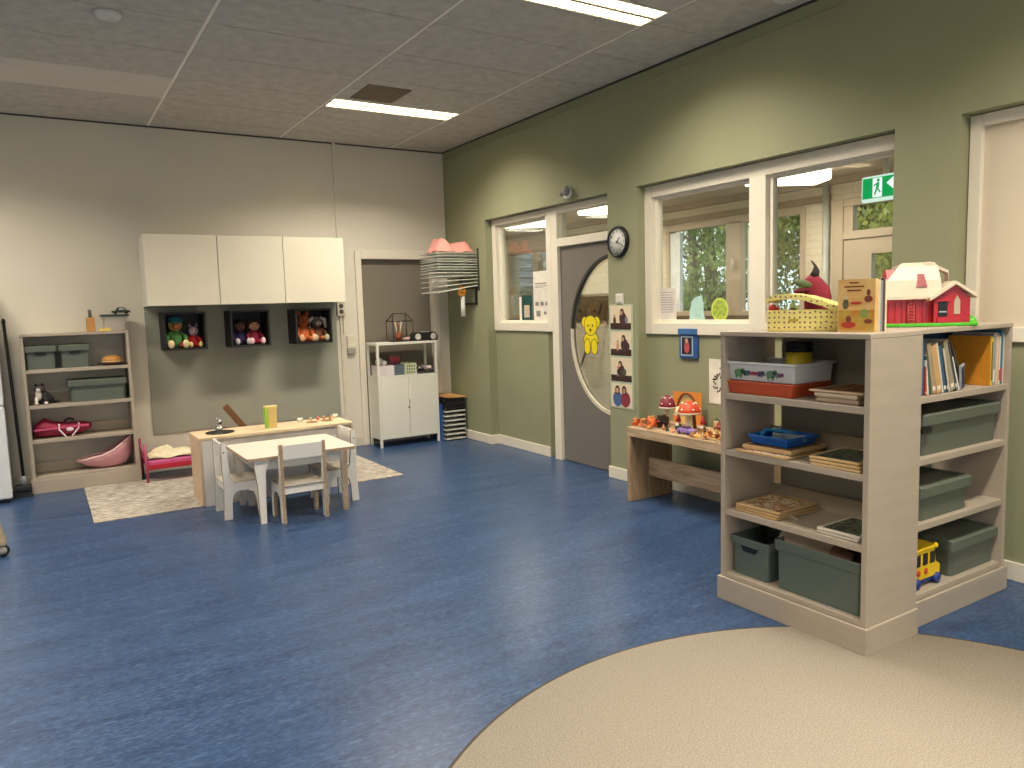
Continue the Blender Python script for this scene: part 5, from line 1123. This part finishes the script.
# doll bed behind
db = thing('doll_bed', (1.1, 7.62, 0), 'pink doll bed with cloth beside the back bookcase', 'doll bed'); o = db.location
PINK = P('#b04a6c', .5, .05, 8); REDB = P('#b01c34', .5, .08, 8)
for y in (7.42, 7.80): m = MB(o); m.tube([(.735, y, .007), (.725, y, .36)], .012, 8); m.build('post', PINK, db)
for y in (7.42, 7.80): m = MB(o); m.tube([(1.60, y, .007), (1.60, y, .36)], .016, 8); m.build('post', PINK, db)
m = MB(o); m.box(.725, 1.61, 7.41, 7.43, .12, .165); m.box(.725, 1.61, 7.79, 7.81, .12, .165); m.build('side_rail', REDB, db, bevel=.003)
m = MB(o); m.box(.722, .735, 7.43, 7.79, .20, .27); m.box(1.595, 1.608, 7.43, 7.79, .20, .27); m.build('headboard', PINK, db)
m = MB(o); m.box(.74, 1.59, 7.43, 7.79, .13, .20); m.build('mattress', P('#c25a8c', .8, .08, 12), db, bevel=.015)
def cloth_patch(name, x0, x1, y0, y1, z, amp, mat, label, cat, seed, hang=0):
    rnd = random.Random(seed); n = 18; m = MB(((x0+x1)/2, (y0+y1)/2, z)); g = []
    ph = [rnd.uniform(0, 6) for _ in range(6)]
    for i in range(n+1):
        row = []
        for j in range(n+1):
            u, v = i/n, j/n; e = min(u, 1-u, v, 1-v)
            hgt = amp*(.5+.5*math.sin(9*u+ph[0]+3*math.sin(5*v+ph[1])))*(.6+.4*math.sin(13*v+ph[2])) + amp*.4*(1+math.sin(17*u+11*v+ph[3]))*.5
            row.append(m.p((x0+(x1-x0)*u + .012*math.sin(12*v+ph[4]), y0+(y1-y0)*v+.012*math.sin(10*u+ph[5]), z+.004+hgt*min(1, e*6+.15) )))
        g.append(row)
    for i in range(n):
        for j in range(n): m.face((g[i][j], g[i+1][j], g[i+1][j+1], g[i][j+1]), 0, True)
    o_ = m.build(name, mat); sd = o_.modifiers.new('thick', 'SOLIDIFY'); sd.thickness = .006; sd.offset = 1
    return tag(o_, label, cat)
cloth_patch('doll_blanket', .76, 1.15, 7.45, 7.77, .201, .07, P('#d8c8a0', .9, .15, 10, hex2='#efe6cc'), 'crumpled cream blanket on the pink doll bed', 'blanket', 3)
m = MB((1.16, 7.6, .25)); m.ell((1.24, 7.60, .27), (.10, .11, .07), (.1, .4, 0)); tag(m.build('brown_pillow', P('#9a6a44', .9, .1, 10)), 'brown cushion lying on the doll bed by the counter', 'pillow')

# ================================================================== WHITE CABINET
wc = thing('metal_cabinet', (3.41, 7.75, 0), 'white metal two-door cabinet with open upper shelf', 'cabinet'); o = wc.location
X0, X1, Y0, Y1 = 3.05, 3.765, 7.60, 7.90; WM = P('#e4e2d6', .35, .01, 4)
for x in (X0, X1-.025):
    for y in (Y0, Y1-.025): m = MB(o); m.box(x, x+.025, y, y+.025, 0, 1.115); m.build('post', WM, wc)
m = MB(o); m.box(X0-.003, X1+.003, Y0-.003, Y1, 1.115, 1.14); m.build('top', WM, wc, bevel=.002)
m = MB(o); m.box(X0+.001, X1-.001, Y0+.004, Y1-.002, .755, .775); m.build('shelf', WM, wc)
m = MB(o); m.box(X0+.006, X0+.012, Y0+.025, Y1-.005, .09, .755); m.box(X1-.012, X1-.006, Y0+.025, Y1-.005, .09, .755); m.box(X0+.012, X1-.012, Y1-.012, Y1-.006, .09, .755); m.box(X0+.012, X1-.012, Y0+.02, Y1-.012, .085, .10); m.build('body', WM, wc)
xm = 3.408
for a, b in ((X0+.027, xm-.0015), (xm+.0015, X1-.027)): m = MB(o); m.box(a, b, Y0+.001, Y0+.018, .09, .752); dr_ = m.build('door', WM, wc, bevel=.002)
m = MB(o); m.box(xm-.012, xm+.012, Y0-.014, Y0+.001, .50, .68); m.build('handle', P('#efece0', .3), dr_, bevel=.003)
m = MB(o); m.lathe((xm-.008, Y0+.001, .42), [(.009, 0), (.009, -.005)], 12, ax='y'); m.build('lock', DARK, dr_)
# on it
ln = thing('wire_lantern', (3.40, 7.76, 1.1405), 'black wire house-shaped lantern on the white cabinet', 'lantern'); BKW = P('#2a2724', .4)
m = MB(); w, d, h, hr = .12, .09, .225, .31
for a in (-1, 1):
    for b in (-1, 1): m.tube([(a*w, b*d, .004), (a*w, b*d, h)], .005, 6); m.tube([(a*w, b*d, h), (a*w*.62, 0, hr)], .005, 6)
for z in (.006, h):
    m.tube([(-w, -d, z), (w, -d, z)], .005, 6); m.tube([(-w, d, z), (w, d, z)], .005, 6); m.tube([(-w, -d, z), (-w, d, z)], .005, 6); m.tube([(w, -d, z), (w, d, z)], .005, 6)
m.tube([(-w*.62, 0, hr), (w*.62, 0, hr)], .005, 6); m.build('frame', BKW, ln)
m = MB(); m.box(-.115, .115, -.085, .085, .001, .006); m.build('floor_plate', BKW, ln)
cp = thing('terracotta_cup', (3.375, 7.75, 1.1475), 'terracotta cup holding brushes inside the wire lantern', 'cup')
MB().lathe((0, 0, 0), [(.032, 0), (.042, .095), (.038, .095), (.028, .006)], 20).build('cup', P('#8c4a2c', .7), cp)
for k, (a, b, c, hh) in enumerate(((-.02, .0, '#d8c6a0', .20), (.012, .01, '#c08a5a', .17), (.02, -.01, '#e2d6c0', .19), (-.004, -.014, '#7a5a3c', .16))):
    m = MB(); m.tube([(a*.3, b*.3, .02), (a*1.6, b*1.6, hh)], [.004, .006], 6); m.ell((a*1.7, b*1.7, hh+.008), (.010, .008, .018), nu=8, nv=6); m.build('brush', P(c, .7), cp)
m = MB((3.46, 7.73, 1.148)); m.ell((3.46, 7.725, 1.166), (.045, .03, .020)); m.ell((3.485, 7.72, 1.180), (.02, .018, .014)); tag(m.build('seashell', P('#c9a494', .6)), 'pale pink shell lying inside the wire lantern', 'shell')
ra_ = thing('radio', (3.665, 7.72, 1.1405), 'black radio with two round silver speakers on cabinet', 'radio')
m = MB(); m.prism([(-.15, 0), (-.158, .05), (-.12, .095), (.12, .095), (.158, .05), (.15, 0)], 'y', -.06, .06); m.build('body', BLACK, ra_, bevel=.01)
for a in (-.095, .095): m = MB(); m.lathe((a, -.061, .045), [(.001, -.002), (.02, -.004), (.034, -.008), (.036, 0)], 22, ax='y'); m.build('speaker', P('#c8c6c0', .4), ra_)
m = MB(); m.box(-.045, .045, -.062, -.06, .025, .055, 0); m.box(-.05, .05, -.055, -.03, .095, .103, 1); m.build('control_panel', [DARK, P('#b8b6b0', .4)], ra_)
# in the open shelf (z .775)
def basket(x, y, z, w, d, h, mat, label, name='storage_basket', holes=True):
    t_ = thing(name, (x, y, z), label, 'basket'); m = MB()
    m.box(-w/2, w/2, -d/2, d/2, 0, .006); m.box(-w/2, w/2, -d/2, -d/2+.006, 0, h); m.box(-w/2, w/2, d/2-.006, d/2, 0, h); m.box(-w/2, -w/2+.006, -d/2+.006, d/2-.006, 0, h); m.box(w/2-.006, w/2, -d/2+.006, d/2-.006, 0, h); m.build('body', mat, t_, bevel=.003)
    if holes:
        m = MB()
        for i in range(4):
            for j in range(3): m.box(-w/2+.018+i*(w-.03)/4, -w/2+.018+i*(w-.03)/4+(w-.03)/4-.012, -d/2-.001, -d/2+.001, .015+j*(h-.02)/3, .015+j*(h-.02)/3+(h-.02)/3-.012)
        m.build('slots', P('#5a6650', .6), t_)
    return t_
basket(3.17, 7.745, .7755, .17, .24, .115, P('#d8d0d0', .5), 'white box at left on the open cabinet shelf', 'white_box', False)
basket(3.325, 7.76, .7755, .12, .20, .115, P('#5a6672', .5), 'dark grey basket between the white box and green basket', holes=False)
basket(3.455, 7.735, .7755, .135, .22, .125, P('#c4cba8', .5), 'pale green slotted basket in the middle of cabinet shelf')
m = MB((3.13, 7.75, .9)); m.ell((3.14, 7.76, .925), (.045, .05, .045)); m.ell((3.18, 7.73, .915), (.035, .03, .03)); tag(m.build('soft_ball', P('#d8d4d0', .8)), 'white rounded soft toys lying in the white box', 'soft toy')
m = MB((3.33, 7.80, .9)); m.box(3.27, 3.40, 7.77, 7.83, .785, .99); m.box(3.285, 3.385, 7.768, 7.77, .92, .97, 1); tag(m.build('crimson_box', [P('#7c4a54', .6), P('#b83a4c', .6)]), 'dull crimson carton standing in the dark grey basket', 'carton')
m = MB((3.64, 7.73, .78)); rnd = random.Random(9)
m.box(3.54, 3.735, 7.64, 7.86, .7755, .80, 0)
for k in range(16): m.obox((3.56+.155*rnd.random(), 7.66+.16*rnd.random(), .825+.025*rnd.random()), (.05, .04, .022), (rnd.uniform(-.5, .5), rnd.uniform(-.5, .5), rnd.random()*3), k % 4)
tag(m.build('craft_clutter', [P('#3a3638', .6), P('#c9c2c4', .6), P('#8c8a92', .5), P('#d8b8a0', .6)]), 'tray of mixed grey and white craft bits on cabinet shelf', 'craft supplies', kind='stuff')

# ================================================================== PAPER TRAY STACK IN THE CORNER
ts = thing('letter_tray_stack', (3.93, 7.65, 0), 'stack of white paper sorting trays in the corner', 'paper trays'); o = ts.location
X0, X1, Y0, Y1 = 3.81, 4.05, 7.52, 7.82
m = MB(o); m.box(X0, X0+.008, Y0, Y1, .0, .36); m.box(X1-.008, X1, Y0, Y1, 0, .36); m.box(X0+.008, X1-.008, Y1-.008, Y1, 0, .36); m.build('casing', P('#3a4048', .5), ts)
for k in range(7): z = .012+.052*k; m = MB(o); m.box(X0-.002, X1+.002, Y0-.006, Y1-.02, z, z+.016); m.build('tray', P('#d8d6ca', .4), ts)
m = MB((3.93, 7.33, .37)); m.box(3.80, 4.06, 7.36, 7.66, .361, .40); m.box(3.81, 4.05, 7.35, 7.65, .405, .43); m.box(3.80, 4.06, 7.37, 7.66, .436, .475); m.box(3.815, 3.83, 7.37, 7.64, .40, .436); m.box(4.03, 4.045, 7.37, 7.64, .40, .436)
m.box(3.815, 4.045, 7.37, 7.64, .399, .4055); m.box(3.815, 4.045, 7.37, 7.64, .43, .4365)
tag(m.build('black_tray', P('#1a1a1c', .5)), 'black letter trays on top of the white paper trays', 'tray').location.y = 7.49
m = MB((3.93, 7.5, .48)); m.obox((3.93, 7.50, .497), (.27, .30, .012), (.06, .06, .2)); tag(m.build('brown_envelope', P('#c8965a', .7)), 'tan envelope lying on top of the black letter trays', 'envelope').location.y = 7.66
m = MB((3.785, 7.5, .2)); m.box(3.775, 3.797, 7.58, 7.80, .0, .42); tag(m.build('blue_folder', P('#2c5a9a', .5)), 'blue folder standing against left side of the paper trays', 'folder')

# ================================================================== DRYING RACK
rk = thing('drying_rack', (4.09, 7.35, 1.9), 'wall-mounted rack of stacked white wire drying shelves', 'drying rack'); o = rk.location
m = MB(o); m.box(4.085, 4.099, 7.165, 7.185, 1.68, 2.13); m.box(4.085, 4.099, 7.58, 7.60, 1.68, 2.13); m.box(4.088, 4.098, 7.185, 7.58, 1.70, 1.715); m.build('wall_bracket', P('#3a3a36', .5), rk)
WR = P('#d6d8cc', .4, metal=.2)
zz = [2.075, 2.045, 2.01, 1.985, 1.955, 1.925, 1.90, 1.865, 1.835, 1.80, 1.765, 1.73]
dip = [0, 0, 0, 0, 0, 0, 0, 0, .01, .025, .045, .07]
for k, z in enumerate(zz):
    m = MB(o); zl = z - dip[k]; xl = 3.60; xr = 4.08; y0, y1 = 7.17, 7.58
    P_ = lambda x, y: (x, y, zl + (z-zl)*(x-xl)/(xr-xl))
    m.tube([P_(xl, y0), P_(xr, y0)], .0045, 5); m.tube([P_(xl, y1), P_(xr, y1)], .0045, 5); m.tube([P_(xl, y0), P_(xl, y1)], .0045, 5); m.tube([P_(xr, y0), P_(xr, y1)], .0045, 5)
    for j in range(1, 10): y = y0+(y1-y0)*j/10; m.tube([P_(xl, y), P_(xr, y)], .002, 4)
    m.build('wire_shelf', WR, rk)
for k, (z, c, l) in enumerate(((1.99, '#b8c2b0', 'upper sheet'), (1.93, '#cfcfc4', 'middle sheet'), (1.842, '#bfc4b4', 'lower sheet'))):
    m = MB((3.8, 7.38, z)); m.box(3.61, 4.06, 7.19, 7.56, z, z+.003); tag(m.build('drying_paper', P(c, .8)), ['pale green sheet on the upper wires of drying rack', 'off-white sheet on the middle wires of drying rack', 'grey-green sheet on the lower wires of drying rack'][k], 'paper')
cloth_patch('pink_cloth', 3.64, 4.06, 7.19, 7.55, 2.077, .12, P('#d8968a', .9, .08, 8), 'crumpled salmon pink cloth lying on the drying rack', 'cloth', 12)
m = MB((4.09, 7.36, 1.6)); frame_rect(m, 4.08, 4.097, 7.22, 7.55, 1.52, 1.72, .025); m.box(4.09, 4.097, 7.24, 7.53, 1.54, 1.70, 1)
tag(m.build('framed_picture', [BLACK, P('#8a9078', .5)]), 'black framed picture on wall below the drying rack', 'picture')
hgp = thing('hanging_tube', (3.93, 7.25, 1.4), 'white paper tube with orange flower hanging under drying rack', 'decoration')
m = MB(); m.tube([(0, 0, 0), (0, 0, .22)], .024, 12); m.build('tube', PAPER, hgp)
m = MB()
for k in range(7): a = 2*PI*k/7; m.ell((-.02+.035*math.cos(a), -.02, .27+.042*math.sin(a)), (.02, .008, .024), (0, -a, 0), nu=8, nv=6)
m.ell((-.02, -.025, .27), (.018, .01, .018)); m.build('flower', P('#c8862a', .7, .15, 20), hgp)
m = MB(); m.tube([(0, 0, .22), (0, 0, .36)], .002, 5); m.build('string', PAPER, hgp)
